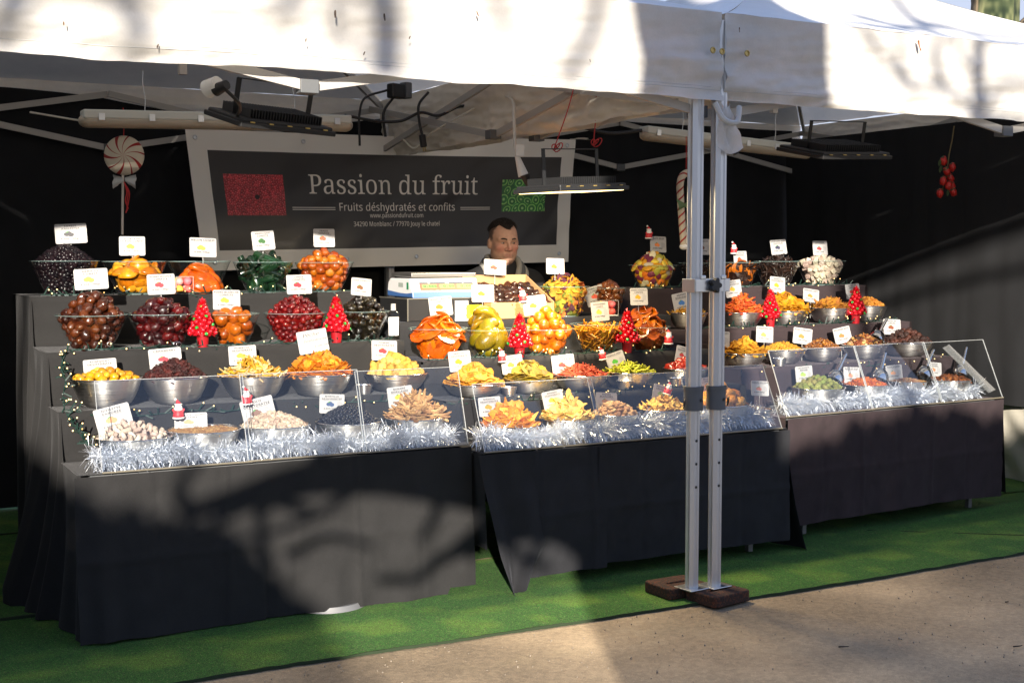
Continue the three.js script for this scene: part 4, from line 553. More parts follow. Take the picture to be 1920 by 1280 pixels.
// ---------------------------------------------------------------- price labels
const TAGS = [
  ['amarena', -2.280, 1.592, -1.740, 0.141, 0.092, 3], ['citron', -2.001, 1.535, -1.740, 0.119, 0.091, 0], ['melon', -1.661, 1.529, -1.740, 0.130, 0.094, -2], ['angelique', -1.357, 1.564, -1.740, 0.114, 0.096, 4],
  ['fraise', -1.036, 1.579, -1.740, 0.109, 0.093, 0], ['abricot', -2.275, 1.388, -1.310, 0.142, 0.091, 3], ['poire_rouge', -1.971, 1.362, -1.310, 0.122, 0.091, 2], ['poire_blanche', -1.673, 1.287, -1.310, 0.125, 0.091, -1],
  ['cerise', -1.323, 1.354, -1.310, 0.121, 0.091, 1], ['noix', -1.008, 1.338, -1.310, 0.103, 0.085, -6], ['kumquat', -2.288, 1.011, -1.084, 0.136, 0.086, 3], ['cranberry', -2.013, 1.046, -1.083, 0.139, 0.088, 4],
  ['pomelos', -1.670, 1.047, -1.083, 0.124, 0.086, 2], ['peche', -1.339, 1.098, -1.085, 0.142, 0.105, 8], ['pomme', -0.985, 1.044, -1.085, 0.126, 0.095, -3], ['cajou', -2.297, 0.833, -0.789, 0.142, 0.104, 13],
  ['cacahuete', -1.984, 0.803, -0.786, 0.133, 0.071, 1], ['coco', -1.694, 0.826, -0.785, 0.141, 0.118, 12], ['myrtille', -1.363, 0.843, -0.783, 0.112, 0.084, -3], ['banane', -1.037, 0.858, -0.782, 0.120, 0.091, 5],
  ['orange_tranche', -0.645, 1.242, -1.180, 0.120, 0.094, 5], ['cedrat', -0.413, 1.302, -1.180, 0.119, 0.087, -1], ['clementine', -0.117, 1.238, -1.180, 0.125, 0.098, 6], ['gingembre', 0.277, 1.197, -1.180, 0.106, 0.100, 3],
  ['orange_rondelle', 0.521, 1.271, -1.180, 0.102, 0.091, 0], ['dattes', -0.059, 1.425, -1.720, 0.128, 0.084, -4], ['legumes', 0.234, 1.430, -1.570, 0.105, 0.087, -2], ['miel', 0.496, 1.266, -1.570, 0.125, 0.107, 14],
  ['peche2', -0.633, 0.986, -0.994, 0.115, 0.097, 3], ['kiwi', -0.352, 0.960, -0.987, 0.115, 0.089, 6], ['fraise2', -0.059, 0.948, -0.990, 0.122, 0.096, 5], ['pomelo', 0.252, 0.954, -0.987, 0.103, 0.087, 17],
  ['goji2', 0.666, 0.969, -0.983, 0.084, 0.090, -15], ['mangue', -0.637, 0.801, -0.678, 0.112, 0.088, 2], ['ananas', -0.302, 0.815, -0.675, 0.108, 0.085, 8], ['figue', -0.007, 0.794, -0.672, 0.115, 0.079, -5],
  ['gingembre3', 0.320, 0.810, -0.677, 0.105, 0.084, -16], ['mangue3', 0.605, 0.839, -0.680, 0.097, 0.080, 3], ['raisin', 0.931, 0.807, -0.673, 0.104, 0.077, -4], ['choco1', 1.405, 1.539, -1.802, 0.110, 0.097, 0],
  ['bonbon', 1.061, 1.553, -1.779, 0.104, 0.094, -2], ['choco2', 1.707, 1.467, -1.823, 0.099, 0.095, 1], ['choco3', 2.026, 1.540, -1.844, 0.121, 0.094, 4], ['loukoum', 2.390, 1.534, -1.869, 0.110, 0.093, 0],
  ['ananas2', 1.007, 1.225, -1.456, 0.133, 0.109, 10], ['papaye', 1.393, 1.295, -1.489, 0.112, 0.100, 5], ['mangue2', 1.749, 1.312, -1.520, 0.109, 0.096, -6], ['chips', 2.030, 1.243, -1.540, 0.124, 0.081, -8],
  ['cubes', 2.383, 1.264, -1.557, 0.113, 0.093, 4], ['chips2', 1.049, 1.029, -1.154, 0.106, 0.088, -5], ['gingembre2', 1.369, 1.045, -1.172, 0.108, 0.090, -4], ['noixcaramel', 1.661, 1.026, -1.189, 0.123, 0.092, -8],
  ['melange', 1.992, 1.020, -1.219, 0.119, 0.094, 10], ['cacao', 2.419, 1.055, -1.252, 0.129, 0.094, -3], ['wasabi', 1.396, 0.845, -0.869, 0.110, 0.087, 3], ['goji', 1.755, 0.822, -0.885, 0.107, 0.089, -3],
  ['sesame', 2.092, 0.821, -0.900, 0.110, 0.085, 4], ['amande', 2.440, 0.822, -0.930, 0.106, 0.081, -5],
];
const PRINT = {                                                    // heading and the colours of the little picture on each label
  amarena: ['CERISE AMARENA', '#2a2a2e'], citron: ['ECORCE DE CITRON CONFIT', '#f0b400'], melon: ['MELON CONFIT', '#f3b73c'], angelique: ['ANGELIQUE CONFITE', '#2f5a2a'], fraise: ['FRAISE CONFITE', '#b5482a'],
  abricot: ['ABRICOT CONFIT', '#e58a2e'], poire_rouge: ['POIRE ROUGE CONFITE', '#c4202c'], poire_blanche: ['POIRE BLANCHE CONFITE', '#d9b62c'], cerise: ['CERISE CONFITE', '#8e2430'], noix: ['NOIX CONFITE', '#6a4526'],
  kumquat: ['KUMQUAT DESHYDRATE', '#f0a800'], cranberry: ['CRANBERRY', '#b02030'], pomelos: ['POMELOS DESHYDRATE', '#f2c230'], peche: null, pomme: ['POMME DESHYDRATEE', '#b92c30'],
  cajou: ['NOISETTE ENROBEE', '#b98250'], cacahuete: ['CACAHUETE CARAMEL SESAME', '#a87848'], coco: ['COCO DESHYDRATEE', '#6a4a3c'], myrtille: ['MYRTILLE DESHYDRATEE', '#33466a'], banane: ['BANANE MOELLEUSE', '#e8b830'],
  orange_tranche: ['ORANGE TRANCHE CONFITE', '#d96a20'], cedrat: ['CEDRAT CONFIT', '#a8a41e'], clementine: ['CLEMENTINE CONFITE', '#e07a1e'], gingembre: ['GINGEMBRE CONFIT', '#d8a040'], orange_rondelle: ['ORANGE RONDELLE CONFITE', '#d98a1e'],
  dattes: ['DATTES MEDJOUL', '#8a3a2a'], legumes: ['CHIPS DE LEGUMES', '#e0a020'], miel: ['HIBISCUS CONFIT', '#c0503c'], peche2: ['ABRICOT DESHYDRATE', '#f09a1e'], kiwi: ['KIWI DESHYDRATE', '#8aa03c'], fraise2: ['FRAISE DESHYDRATEE', '#cc3a34'], pomelo: ['POMELO VERT', '#4a9a30'], goji2: ['TOMATE DESHYDRATEE', '#a83028'],
  mangue: ['MANGUE DESHYDRATEE', '#d08030'], ananas: ['ANANAS DESHYDRATE', '#d8b030'], figue: ['FIGUES BLANCHES', '#a8805a'], gingembre3: ['GINGEMBRE CRISTALLISE', '#8aa860'], mangue3: ['MANGUE CONFITE', '#e09030'], raisin: ['RAISIN GOLDEN', '#b8705a'],
  choco1: ['ORANGETTE', '#5a3020'], bonbon: ['FRUITS GELEE', '#d07a3a'], choco2: ['ORANGE AU CHOCOLAT', '#a04a30'], choco3: ['GINGEMBRE NOIR CHOCOLAT', '#3c3c50'], loukoum: ['LOUKOUM', '#8a3a3a'],
  ananas2: ['ANANAS MORCEAUX', '#3a6aa8'], papaye: ['PAPAYE DESHYDRATEE', '#e09030'], mangue2: ['MANGUE DESHYDRATEE', '#e8a020'], chips: ['BANANE CHIPS', '#b87a3a'], cubes: ['CUBES DE PAPAYE', '#b83a34'],
  chips2: ['ANANAS CHIPS', '#d0a040'], gingembre2: ['GINGEMBRE DES', '#d8b050'], noixcaramel: ['NOIX CARAMEL', '#a8743a'], melange: ['MELANGE NOIX', '#a86a3c'], cacao: ['FEVES DE CACAO', '#7a4630'],
  wasabi: ['CACAHUETE WASABI', '#8aa84a'], goji: ['BAIES DE GOJI', '#d88a70'], sesame: ['NOIX SESAME', '#d89a70'], amande: ['AMANDE CARAMEL', '#b0704a'],
};
const atlas = document.createElement('canvas'); atlas.width = atlas.height = 2048;
const ctx = atlas.getContext('2d'); ctx.fillStyle = '#a6a4a2'; ctx.fillRect(0, 0, 2048, 2048);
const CELL = 256;
TAGS.forEach((t, i) => {
  const ox = (i % 8) * CELL, oy = Math.floor(i / 8) * CELL, pr = PRINT[t[0]]; ctx.save(); ctx.translate(ox, oy); ctx.beginPath(); ctx.rect(0, 0, CELL, CELL); ctx.clip();
  if (!pr) { ctx.fillStyle = '#1c1c22'; ctx.font = 'italic 50px serif'; ctx.save(); ctx.rotate(-0.04); ctx.fillText('P\u00eache', 44, 76); ctx.font = 'italic 33px serif'; ctx.fillText('Deshydrat\u00e9e', 44, 132); ctx.font = 'italic 27px serif'; ctx.fillText('4,50\u20ac/100g', 122, 200); ctx.restore(); ctx.fillStyle = '#222'; ctx.fillRect(112, 232, 6, 6); ctx.fillRect(140, 230, 6, 6); ctx.restore(); return; }
  ctx.fillStyle = '#201e22'; ctx.textAlign = 'center'; const words = pr[0].split(' '), cut = pr[0].length > 13 ? Math.ceil(words.length / 2) : words.length, rows = [words.slice(0, cut).join(' '), words.slice(cut).join(' ')].filter(Boolean);
  rows.forEach((r, k) => { ctx.font = 'bold 30px sans-serif'; ctx.fillText(r, 126, 44 + k * 32, 230); }); ctx.fillRect(40, 50 + (rows.length - 1) * 32, 172, 3);
  ctx.fillStyle = pr[1]; for (const [dx, dy, r] of [[-18, 6, 22], [16, 12, 23], [0, -8, 20]]) { ctx.beginPath(); ctx.ellipse(112 + dx, 130 + dy, r, r * 1.1, dx * 0.02, 0, 7); ctx.fill(); }
  ctx.fillStyle = '#3e7a34'; ctx.beginPath(); ctx.ellipse(100, 106, 14, 6, -0.6, 0, 7); ctx.fill();
  ctx.fillStyle = '#222'; ctx.font = 'bold 27px sans-serif'; ctx.fillText('4.50\u20ac/100gr', 120, 200);
  ctx.fillStyle = '#77777d'; for (let k = 0; k < 7; k++) ctx.fillRect(176, 100 + k * 12, 38 + (k * 37 % 19), 4);
  ctx.fillStyle = '#222'; ctx.fillRect(108, 226, 7, 7); ctx.fillRect(136, 226, 7, 7);
  ctx.restore();
});
const atlasTex = new THREE.CanvasTexture(atlas); atlasTex.colorSpace = THREE.SRGBColorSpace; atlasTex.magFilter = THREE.LinearFilter;
const labelMat = std(0xffffff, 0.45, { map: atlasTex }), stickMat = std(lin(0.7, 0.7, 0.68), 0.3, { metalness: 0.5 });
TAGS.forEach(([key, x, y, z, w0, h, tilt], i) => {
  const w = w0 * 1.0, r = 0.008, s = new THREE.Shape(), a = w / 2, c = h / 2; s.moveTo(-a + r, -c); s.lineTo(a - r, -c); s.quadraticCurveTo(a, -c, a, -c + r); s.lineTo(a, c - r); s.quadraticCurveTo(a, c, a - r, c); s.lineTo(-a + r, c); s.quadraticCurveTo(-a, c, -a, c - r); s.lineTo(-a, -c + r); s.quadraticCurveTo(-a, -c, -a + r, -c);
  const g = new THREE.ExtrudeGeometry(s, { depth: 0.002, bevelEnabled: false, curveSegments: 4 }), p = g.attributes.position, nn = g.attributes.normal, uv = g.attributes.uv, cx = (i % 8) / 8, cy = 1 - (Math.floor(i / 8) + 1) / 8;
  for (let k = 0; k < p.count; k++) { const front = nn.getZ(k) > 0.5; uv.setXY(k, cx + (front ? 0.002 + (p.getX(k) / w + 0.5) * 0.121 : 0.004), cy + (front ? 0.002 + (p.getY(k) / h + 0.5) * 0.121 : 0.004)); }
  const what = key === 'dattes' ? 'brown dates' : FRUIT[key][1];
  const t = thing('price_label', key === 'peche' ? 'white label with black handwriting standing over orange dried peach slices' : `rounded white price label for the ${what}`, 'label', [x, y, z], -0.10 + 0.18 * N(i * 3.7, 2));
  const pl = mesh('plate', g, labelMat, t); pl.rotation.set(-0.10 - 0.08 * rnd(), 0, tilt * Math.PI / 180);
  const len = 0.10; mesh('stick', new THREE.CylinderGeometry(0.0014, 0.0014, len, 6).translate(0, -h / 2 - len / 2 + 0.004, -0.004), stickMat, t);
});

// ---------------------------------------------------------------- small red and white figurines clipped to some labels
const skinM = std(lin(0.62, 0.36, 0.24), 0.6), redM = std(lin(0.55, 0.025, 0.03), 0.5), whiteM = std(lin(0.78, 0.77, 0.74), 0.7), bootM = std(lin(0.02, 0.02, 0.03), 0.5);
function figurine(x, y, z, s, lean, label) {
  const t = thing('clip_figurine', label, 'figurine', [x, y, z], -0.2, 'red and white clip figurines on the labels'); t.rotation.z = lean; t.scale.setScalar(s);
  mesh('coat', new THREE.LatheGeometry([[0.001, -0.5], [0.36, -0.48], [0.34, -0.25], [0.27, 0], [0.16, 0.14], [0.001, 0.16]].map(([a, b]) => new THREE.Vector2(a, b)), 20), redM, t);
  mesh('hem_trim', new THREE.TorusGeometry(0.33, 0.06, 8, 20).rotateX(Math.PI / 2).translate(0, -0.46, 0), whiteM, t);
  mesh('boots', merge([sph(10, 8).scale(0.15, 0.08, 0.18).translate(-0.14, -0.56, 0.06), sph(10, 8).scale(0.15, 0.08, 0.18).translate(0.14, -0.56, 0.06)]), bootM, t);
  mesh('head', sph(14, 10).scale(0.2, 0.22, 0.19).translate(0, 0.28, 0), skinM, t);
  mesh('beard', lumpy(3, 0.2, 3, 0.25, 0.27, 0.2).translate(0, 0.14, 0.08), whiteM, t);
  mesh('cap', warp(new THREE.ConeGeometry(0.22, 0.42, 16, 4), (v) => { v.x -= Math.max(0, v.y + 0.1) ** 2 * 1.6; }).translate(0, 0.56, 0), redM, t);
  mesh('cap_trim', merge([new THREE.TorusGeometry(0.2, 0.05, 8, 18).rotateX(Math.PI / 2).translate(0, 0.4, 0), sph(10, 8).scale(0.085, 0.085, 0.085).translate(-0.17, 0.72, 0)]), whiteM, t);
  mesh('arms', merge([new THREE.CapsuleGeometry(0.08, 0.2, 4, 8).rotateZ(0.5).translate(-0.27, -0.03, 0.08), new THREE.CapsuleGeometry(0.08, 0.2, 4, 8).rotateZ(-0.5).translate(0.27, -0.03, 0.08)]), redM, t);
}
[[-2.038, 0.853, -0.775, 0.065, 0, 'sesame peanut'], [-1.748, 0.893, -0.775, 0.062, 0.05, 'coconut'], [-0.195, 1.286, -1.165, 0.060, 0.15, 'clementine'], [-0.415, 1.003, -0.975, 0.055, 0.1, 'kiwi'], [0.16, 0.99, -0.975, 0.052, 0.2, 'pomelo'], [0.63, 1.055, -1.06, 0.066, 0, 'dried tomato'], [0.35, 0.832, -0.665, 0.055, -0.3, 'pale ginger'], [0.992, 1.617, -1.775, 0.060, 0, 'jelly candy'], [1.65, 1.527, -1.815, 0.058, 0, 'chocolate orange']]
  .forEach(([x, y, z, s, l, w]) => figurine(x, y, z, s, l, `tiny bearded figurine in red cap clipped to the ${w} label`));

// ---------------------------------------------------------------- red tinsel trees with baubles
const foilRed = std(lin(0.66, 0.012, 0.025), 0.25, { metalness: 0.35, side: THREE.DoubleSide }), baubleRed = phy(lin(0.62, 0.012, 0.025), 0.15, { clearcoat: 1, metalness: 0.15 }), baubleGreen = phy(lin(0.015, 0.26, 0.04), 0.15, { clearcoat: 1, metalness: 0.15 }), potRed = std(lin(0.42, 0.012, 0.02), 0.35, { metalness: 0.3 });
seed = 303;
const treeParts = (() => {                                         // one tree 1 unit tall; copies share it
  const t = new THREE.Group(), gs = [];
  const prof = (y) => 0.27 * (1 - (y - 0.28) / 0.68) + 0.02;
  for (let i = 0; i < 1500; i++) { const y = 0.26 + 0.68 * rnd(), r = prof(y), a = rnd() * 6.2832, l = 0.075; const g = new THREE.PlaneGeometry(0.022, l).translate(0, l / 2, 0); g.applyMatrix4(new THREE.Matrix4().makeRotationFromEuler(new THREE.Euler(rr(0.6, 2.2), a, rr(-0.6, 0.6), 'YXZ'))); g.translate(Math.sin(a) * r * 0.82, y, Math.cos(a) * r * 0.82); gs.push(g); }
  tag(mesh('foil_needles', merge(gs), foilRed, t), null, null, null, 'stuff');
  mesh('cone', new THREE.ConeGeometry(0.22, 0.70, 14).translate(0, 0.60, 0), foilRed, t);
  for (let i = 0; i < 64; i++) { const y = 0.29 + 0.60 * Math.pow((i + 0.5) / 64, 1.25), a = i * 2.39996, r = prof(y); const m = mesh('bauble', new THREE.SphereGeometry(i % 6 ? 0.044 : 0.040, 12, 8), i % 6 ? baubleRed : baubleGreen, t); m.position.set(Math.sin(a) * r, y, Math.cos(a) * r); }
  mesh('pot', new THREE.CylinderGeometry(0.13, 0.105, 0.27, 20).translate(0, 0.135, 0), potRed, t);
  const s = new THREE.Shape(); for (let i = 0; i < 10; i++) { const a = Math.PI / 2 + i * 0.6283, r = i % 2 ? 0.03 : 0.075; i ? s.lineTo(Math.cos(a) * r, Math.sin(a) * r) : s.moveTo(Math.cos(a) * r, Math.sin(a) * r); }
  mesh('star', new THREE.ExtrudeGeometry(s, { depth: 0.014, bevelEnabled: false }).translate(0, 0.98, 0), baubleRed, t); return t;
})();
[[-1.812, 1.08, -1.215, 0.215, 'between the dark red and amber pears'], [-1.174, 1.08, -1.215, 0.218, 'between the cherries and the walnuts'], [-0.262, 0.985, -1.075, 0.215, 'between the citron halves and clementines'], [0.378, 0.985, -1.075, 0.220, 'in front of the candied orange rounds'], [1.537, 1.075, -1.325, 0.215, 'between the papaya and mango strips'], [2.24, 1.075, -1.375, 0.222, 'in front of the small amber cubes']].forEach(([x, y, z, h, l], i) => {
  const t = i ? treeParts.clone() : treeParts; t.name = numbered('tinsel_tree'); scene.add(t); t.position.set(x, y, z); t.scale.setScalar(h); t.rotation.y = i * 1.3; tag(t, `red tinsel tree with green baubles ${l}`, 'ornament', 'red tinsel trees on the tiers'); });

// ---------------------------------------------------------------- strings of fairy lights
const wireGreen = std(lin(0.010, 0.034, 0.026), 0.5), bulbGlow = new THREE.MeshStandardMaterial({ color: lin(0.9, 0.7, 0.4), emissive: lin(1, 0.62, 0.2), emissiveIntensity: 0.8, roughness: 0.3 });
function fairyLights(pts, n, label) {
  const t = thing('fairy_light_string', label, 'fairy lights', [0, 0, 0], 0, 'strings of fairy lights on the tiers');
  const c = new THREE.CatmullRomCurve3(pts.map((p) => V(...p))); mesh('wire', new THREE.TubeGeometry(c, pts.length * 12, 0.0024, 5), wireGreen, t);
  const st = [], bu = []; for (let i = 0; i < n; i++) { const f = (i + 0.5) / n, o = c.getPointAt(f), d = V(rr(-0.7, 0.7), rr(-0.3, 1), rr(-0.1, 1)).normalize(), L = rr(0.026, 0.042); st.push(bar(o, o.clone().addScaledVector(d, L), 0.0048)); if (rnd() < 0.42) bu.push(new THREE.SphereGeometry(0.0034, 6, 5).scale(1, 1, 1).translate(o.x + d.x * (L + 0.003), o.y + d.y * (L + 0.003), o.z + d.z * (L + 0.003))); }
  tag(mesh('lamp_stems', merge(st), wireGreen, t), null, null, null, 'stuff'); tag(mesh('lamp_bulbs', merge(bu), bulbGlow, t), null, null, null, 'stuff');
}
seed = 909;
const along = (x0, x1, y, z, n, a = 0.02, slope = 0) => Array.from({ length: n + 1 }, (_, i) => { const f = i / n; return [x0 + (x1 - x0) * f, y + 0.004 + a * 0.35 * Math.abs(N(f * 9, x0)), z + a * N(f * 8, y, x0) + slope * (x1 - x0) * f]; });
fairyLights(along(-2.44, -0.9, 1.308, -1.612, 16), 58, 'fairy lights along the top tier beneath the black cherry bowl');
fairyLights(along(-2.40, -0.9, 1.083, -1.20, 16), 58, 'fairy lights along the tier of candied apricots and cherries');
fairyLights([[-2.40, 1.10, -1.17], [-2.43, 1.04, -1.165], [-2.445, 0.98, -1.0], [-2.47, 0.90, -0.92], [-2.46, 0.855, -0.915], [-2.44, 0.80, -0.80], [-2.43, 0.75, -0.62]], 62, 'fairy lights hanging down the open end of charcoal cloth');
fairyLights([[-2.46, 0.868, -0.905], ...along(-2.30, -0.9, 0.82, -0.905, 12, 0.05)], 56, 'fairy lights beneath the steel bowls of cranberries');
fairyLights(along(-0.78, 0.66, 0.988, -1.058, 14, 0.02), 52, 'fairy lights beneath the clementine and ginger bowls');
fairyLights(along(-0.78, 0.80, 0.80, -0.80, 14, 0.05), 56, 'fairy lights beneath the kiwi and strawberry bowls');
fairyLights(along(0.80, 2.58, 1.299, -1.66, 16, 0.02, -0.065), 60, 'fairy lights along the tier of jelly candies and chocolate');
fairyLights(along(1.02, 2.62, 1.079, -1.29, 16, 0.02, -0.065), 56, 'fairy lights along the tier of papaya and mango');
fairyLights(along(1.08, 2.70, 0.85, -0.95, 14, 0.04, -0.065), 56, 'fairy lights beneath the nut and cocoa bowls');

// ---------------------------------------------------------------- scoops, cups, tongs, boxes of marzipan fruit
function scoop(x, y, z, hx, hy, hz, label) {
  const t = thing('steel_scoop', label, 'scoop', [x, y, z], 0, 'steel scoops among the nuts');
  const d = V(hx - x, hy - y, hz - z), q = new THREE.Quaternion().setFromUnitVectors(UP, d.clone().normalize());
  mesh('cup', new THREE.SphereGeometry(0.052, 24, 14, 0, 6.2832, 0, 1.75).scale(1, 1.25, 0.85).applyQuaternion(q).translate(0, -0.02, 0), MAT.chrome, t);
  mesh('handle', new THREE.CylinderGeometry(0.0085, 0.010, d.length() * 0.72, 12).translate(0, d.length() * 0.62, 0).applyQuaternion(q), MAT.chrome, t);
}
[[1.585, 0.825, -0.83, 1.69, 0.945, -0.86, 'green coated nuts'], [1.935, 0.815, -0.85, 2.005, 0.94, -0.88, 'orange berries'], [2.30, 0.815, -0.87, 2.405, 0.94, -0.90, 'sesame coated nuts'], [2.61, 0.81, -0.88, 2.685, 0.945, -0.91, 'caramelised almonds'], [2.215, 1.01, -1.165, 2.325, 1.11, -1.20, 'mixed nuts']].forEach((a) => scoop(...a.slice(0, 6), `polished steel scoop standing in the ${a[6]}`));
[[-1.141, 0.855, -0.955, 'apple pieces'], [-0.445, 0.82, -0.845, 'kiwi slices'], [0.21, 0.82, -0.845, 'green pomelo strips'], [0.531, 0.82, -0.845, 'dried tomatoes'], [1.33, 0.88, -0.99, 'ginger dice']].forEach(([x, y, z, w]) => { const t = thing('steel_cup', `small steel sauce cup before the ${w}`, 'cup', [x, y, z], 0, 'small steel cups on the tiers'); mesh('body', new THREE.LatheGeometry([[0.001, 0.002], [0.022, 0.001], [0.028, 0.006], [0.037, 0.044], [0.040, 0.046]].map(([a, b]) => new THREE.Vector2(a, b)), 32), MAT.steel, t); });
function tongs(a, b, label) { const t = thing('steel_tongs', label, 'tongs', [0, 0, 0], 0, 'steel tongs beside the bowls'); const A = V(...a), B = V(...b); for (const s of [-1, 1]) mesh('arm', bar(A, B.clone().add(V(0, 0.004 * s, 0.022 * s)), 0.011, 0.002), MAT.chrome, t); mesh('spring_loop', new THREE.TorusGeometry(0.010, 0.003, 6, 14).translate(A.x, A.y, A.z), MAT.chrome, t); for (const s of [-1, 1]) mesh('tip', moved(new THREE.TorusGeometry(0.012, 0.002, 5, 5), B.x, B.y + 0.006, B.z + 0.022 * s), MAT.chrome, t); }
tongs([-2.225, 1.108, -1.195], [-1.93, 1.092, -1.20], 'steel tongs lying before the candied apricots'); tongs([-1.60, 1.318, -1.63], [-1.43, 1.318, -1.625], 'steel tongs lying before the green angelica');
const marzipan = [lin(0.75, 0.14, 0.16), lin(0.80, 0.42, 0.05), lin(0.78, 0.30, 0.28), lin(0.70, 0.10, 0.08)].map((c) => std(c, 0.6));
function giftBox(x, y, z, w, h, d, turn, label) { const t = thing('fruit_gift_box', label, 'gift box', [x, y, z], turn, 'clear boxes of marzipan fruit'); mesh('clear_case', new THREE.BoxGeometry(w, h, d).translate(0, h / 2, 0), MAT.glass, t); mesh('case_edges', merge([[-1, -1], [-1, 1], [1, -1], [1, 1]].flatMap(([a, b]) => [bar(V(a * w / 2, 0, b * d / 2), V(a * w / 2, h, b * d / 2), 0.002)]).concat([bar(V(-w / 2, h, d / 2), V(w / 2, h, d / 2), 0.002), bar(V(-w / 2, 0.001, d / 2), V(w / 2, 0.001, d / 2), 0.002)])), MAT.acrylicEdge, t); mesh('tray', new THREE.BoxGeometry(w * 0.95, 0.004, d * 0.9).translate(0, 0.004, 0), whiteM, t);
  for (let i = 0; i < 2; i++) for (let j = 0; j < 2; j++) for (let k = 0; k < 2; k++) { const m = mesh('marzipan_fruit', GEO.ball[(i + j) % 3], marzipan[(i * 2 + j + k) % 4], t); m.scale.setScalar(Math.min(w, h) * 0.23); m.position.set((i - 0.5) * w * 0.48, h * 0.27 + j * h * 0.46, (k - 0.5) * d * 0.45); } }
giftBox(-1.79, 1.308, -1.64, 0.085, 0.082, 0.06, 0.1, 'clear box of pink and orange marzipan fruit on the top tier'); giftBox(0.505, 1.158, -1.47, 0.11, 0.085, 0.07, -0.2, 'clear box of red marzipan fruit beside the ginger label');

// ---------------------------------------------------------------- weighing scale on its black stand, dates in a carton, bottle, cards
const stand = thing('scale_stand', 'black box stand carrying the weighing scale', 'stand', [-0.50, 1.155, -1.62]); mesh('box', box(0.41, 0.115, 0.36, 0, 0.0575, 0, 0.006), std(lin(0.02, 0.02, 0.021), 0.35), stand); mesh('top_trim', merge([bar(V(-0.205, 0.116, 0.181), V(0.205, 0.116, 0.181), 0.006), bar(V(-0.206, 0.116, 0.18), V(-0.206, 0.116, -0.18), 0.006), bar(V(-0.206, 0.002, 0.181), V(-0.206, 0.115, 0.181), 0.005)]), std(lin(0.25, 0.24, 0.2), 0.3, { metalness: 0.6 }), stand);
const scale = thing('weighing_scale', 'white and blue electronic weighing scale with steel platter', 'scale', [-0.475, 1.272, -1.63], -0.06);
const side = (pts) => { const s = new THREE.Shape(); pts.forEach(([a, b], i) => i ? s.lineTo(a, b) : s.moveTo(a, b)); return new THREE.ExtrudeGeometry(s, { depth: 0.36, bevelEnabled: true, bevelSize: 0.006, bevelThickness: 0.006, bevelSegments: 2 }).rotateY(-Math.PI / 2).translate(0.18, 0, 0); };
mesh('white_housing', side([[-0.18, 0.035], [-0.17, 0.075], [-0.14, 0.092], [0.06, 0.094], [0.14, 0.094], [0.175, 0.030], [0.10, 0.022]]), std(lin(0.78, 0.78, 0.77), 0.4), scale);
mesh('blue_base', side([[-0.182, 0.010], [-0.184, 0.034], [0.0, 0.020], [0.178, 0.026], [0.182, 0.008]]), std(lin(0.05, 0.13, 0.34), 0.4), scale);
for (const [x, z] of [[-0.15, 0.13], [0.15, 0.13], [-0.15, -0.13], [0.15, -0.13]]) mesh('foot', new THREE.CylinderGeometry(0.014, 0.014, 0.014, 14).translate(x, 0.001, z), MAT.blackPlastic, scale);
mesh('platter', box(0.36, 0.022, 0.30, 0.01, 0.118, -0.02, 0.004), std(lin(0.45, 0.44, 0.42), 0.28, { metalness: 0.9 }), scale); mesh('platter_support', box(0.2, 0.02, 0.16, 0, 0.1, -0.02), MAT.greyPlastic, scale);
const dc = document.createElement('canvas'); dc.width = 512; dc.height = 128; { const d = dc.getContext('2d'); d.fillStyle = '#d9604e'; d.fillRect(0, 0, 512, 128); d.fillStyle = '#4a5058'; d.fillRect(0, 0, 512, 30); for (let i = 0; i < 3; i++) { d.fillStyle = '#6f8f5c'; d.fillRect(24 + i * 164, 32, 138, 62); d.fillStyle = '#1c2a1c'; d.font = 'bold 44px monospace'; d.fillText(i ? '0.00' : '0.000', 34 + i * 164 + (i ? 22 : 0), 80); d.fillStyle = '#e8e8e8'; d.font = '18px sans-serif'; d.fillText(['kg', '\u20ac/kg', '\u20ac'][i], 80 + i * 164, 22); } }
const dcT = new THREE.CanvasTexture(dc); dcT.colorSpace = THREE.SRGBColorSpace; dcT.magFilter = THREE.LinearFilter; const disp = mesh('display_panel', new THREE.PlaneGeometry(0.30, 0.046), std(0xffffff, 0.25, { map: dcT }), scale); disp.position.set(0.01, 0.061, 0.1685); disp.rotation.x = -0.50;
const stk = mesh('green_sticker', new THREE.PlaneGeometry(0.028, 0.036), std(lin(0.01, 0.22, 0.08), 0.5), scale); stk.position.set(-0.1875, 0.062, 0.12); stk.rotation.y = -Math.PI / 2; const stk2 = mesh('type_plate', new THREE.PlaneGeometry(0.07, 0.022), std(lin(0.35, 0.4, 0.36), 0.5), scale); stk2.position.set(-0.1875, 0.066, 0.02); stk2.rotation.y = -Math.PI / 2;
const carton = thing('date_carton', 'open brown cardboard carton filled with glossy dates', 'carton', [-0.075, 1.158, -1.60], 0); const card = std(lin(0.44, 0.26, 0.12), 0.85, { bumpMap: sized(canvasBump, 0.2), bumpScale: 0.001 });
mesh('front_flap', box(0.235, 0.085, 0.005, -0.075, 0.0425, 0.15, 0.001), card, carton); mesh('front_edge', box(0.19, 0.075, 0.005, 0.13, 0.04, 0.146, 0.001), card, carton); mesh('back_wall', box(0.40, 0.225, 0.005, 0.035, 0.1125, -0.16, 0.001), card, carton); mesh('base', box(0.40, 0.006, 0.30, 0.02, 0.02, 0, 0.001), card, carton);
mesh('side_wall', merge([-0.185, 0.232].map((x) => { const s = new THREE.Shape(); s.moveTo(0.15, 0); s.lineTo(0.15, 0.085); s.lineTo(-0.16, 0.225); s.lineTo(-0.16, 0); s.closePath(); return new THREE.ExtrudeGeometry(s, { depth: 0.005, bevelEnabled: false }).rotateY(-Math.PI / 2).translate(x, 0, 0); })), card, carton);
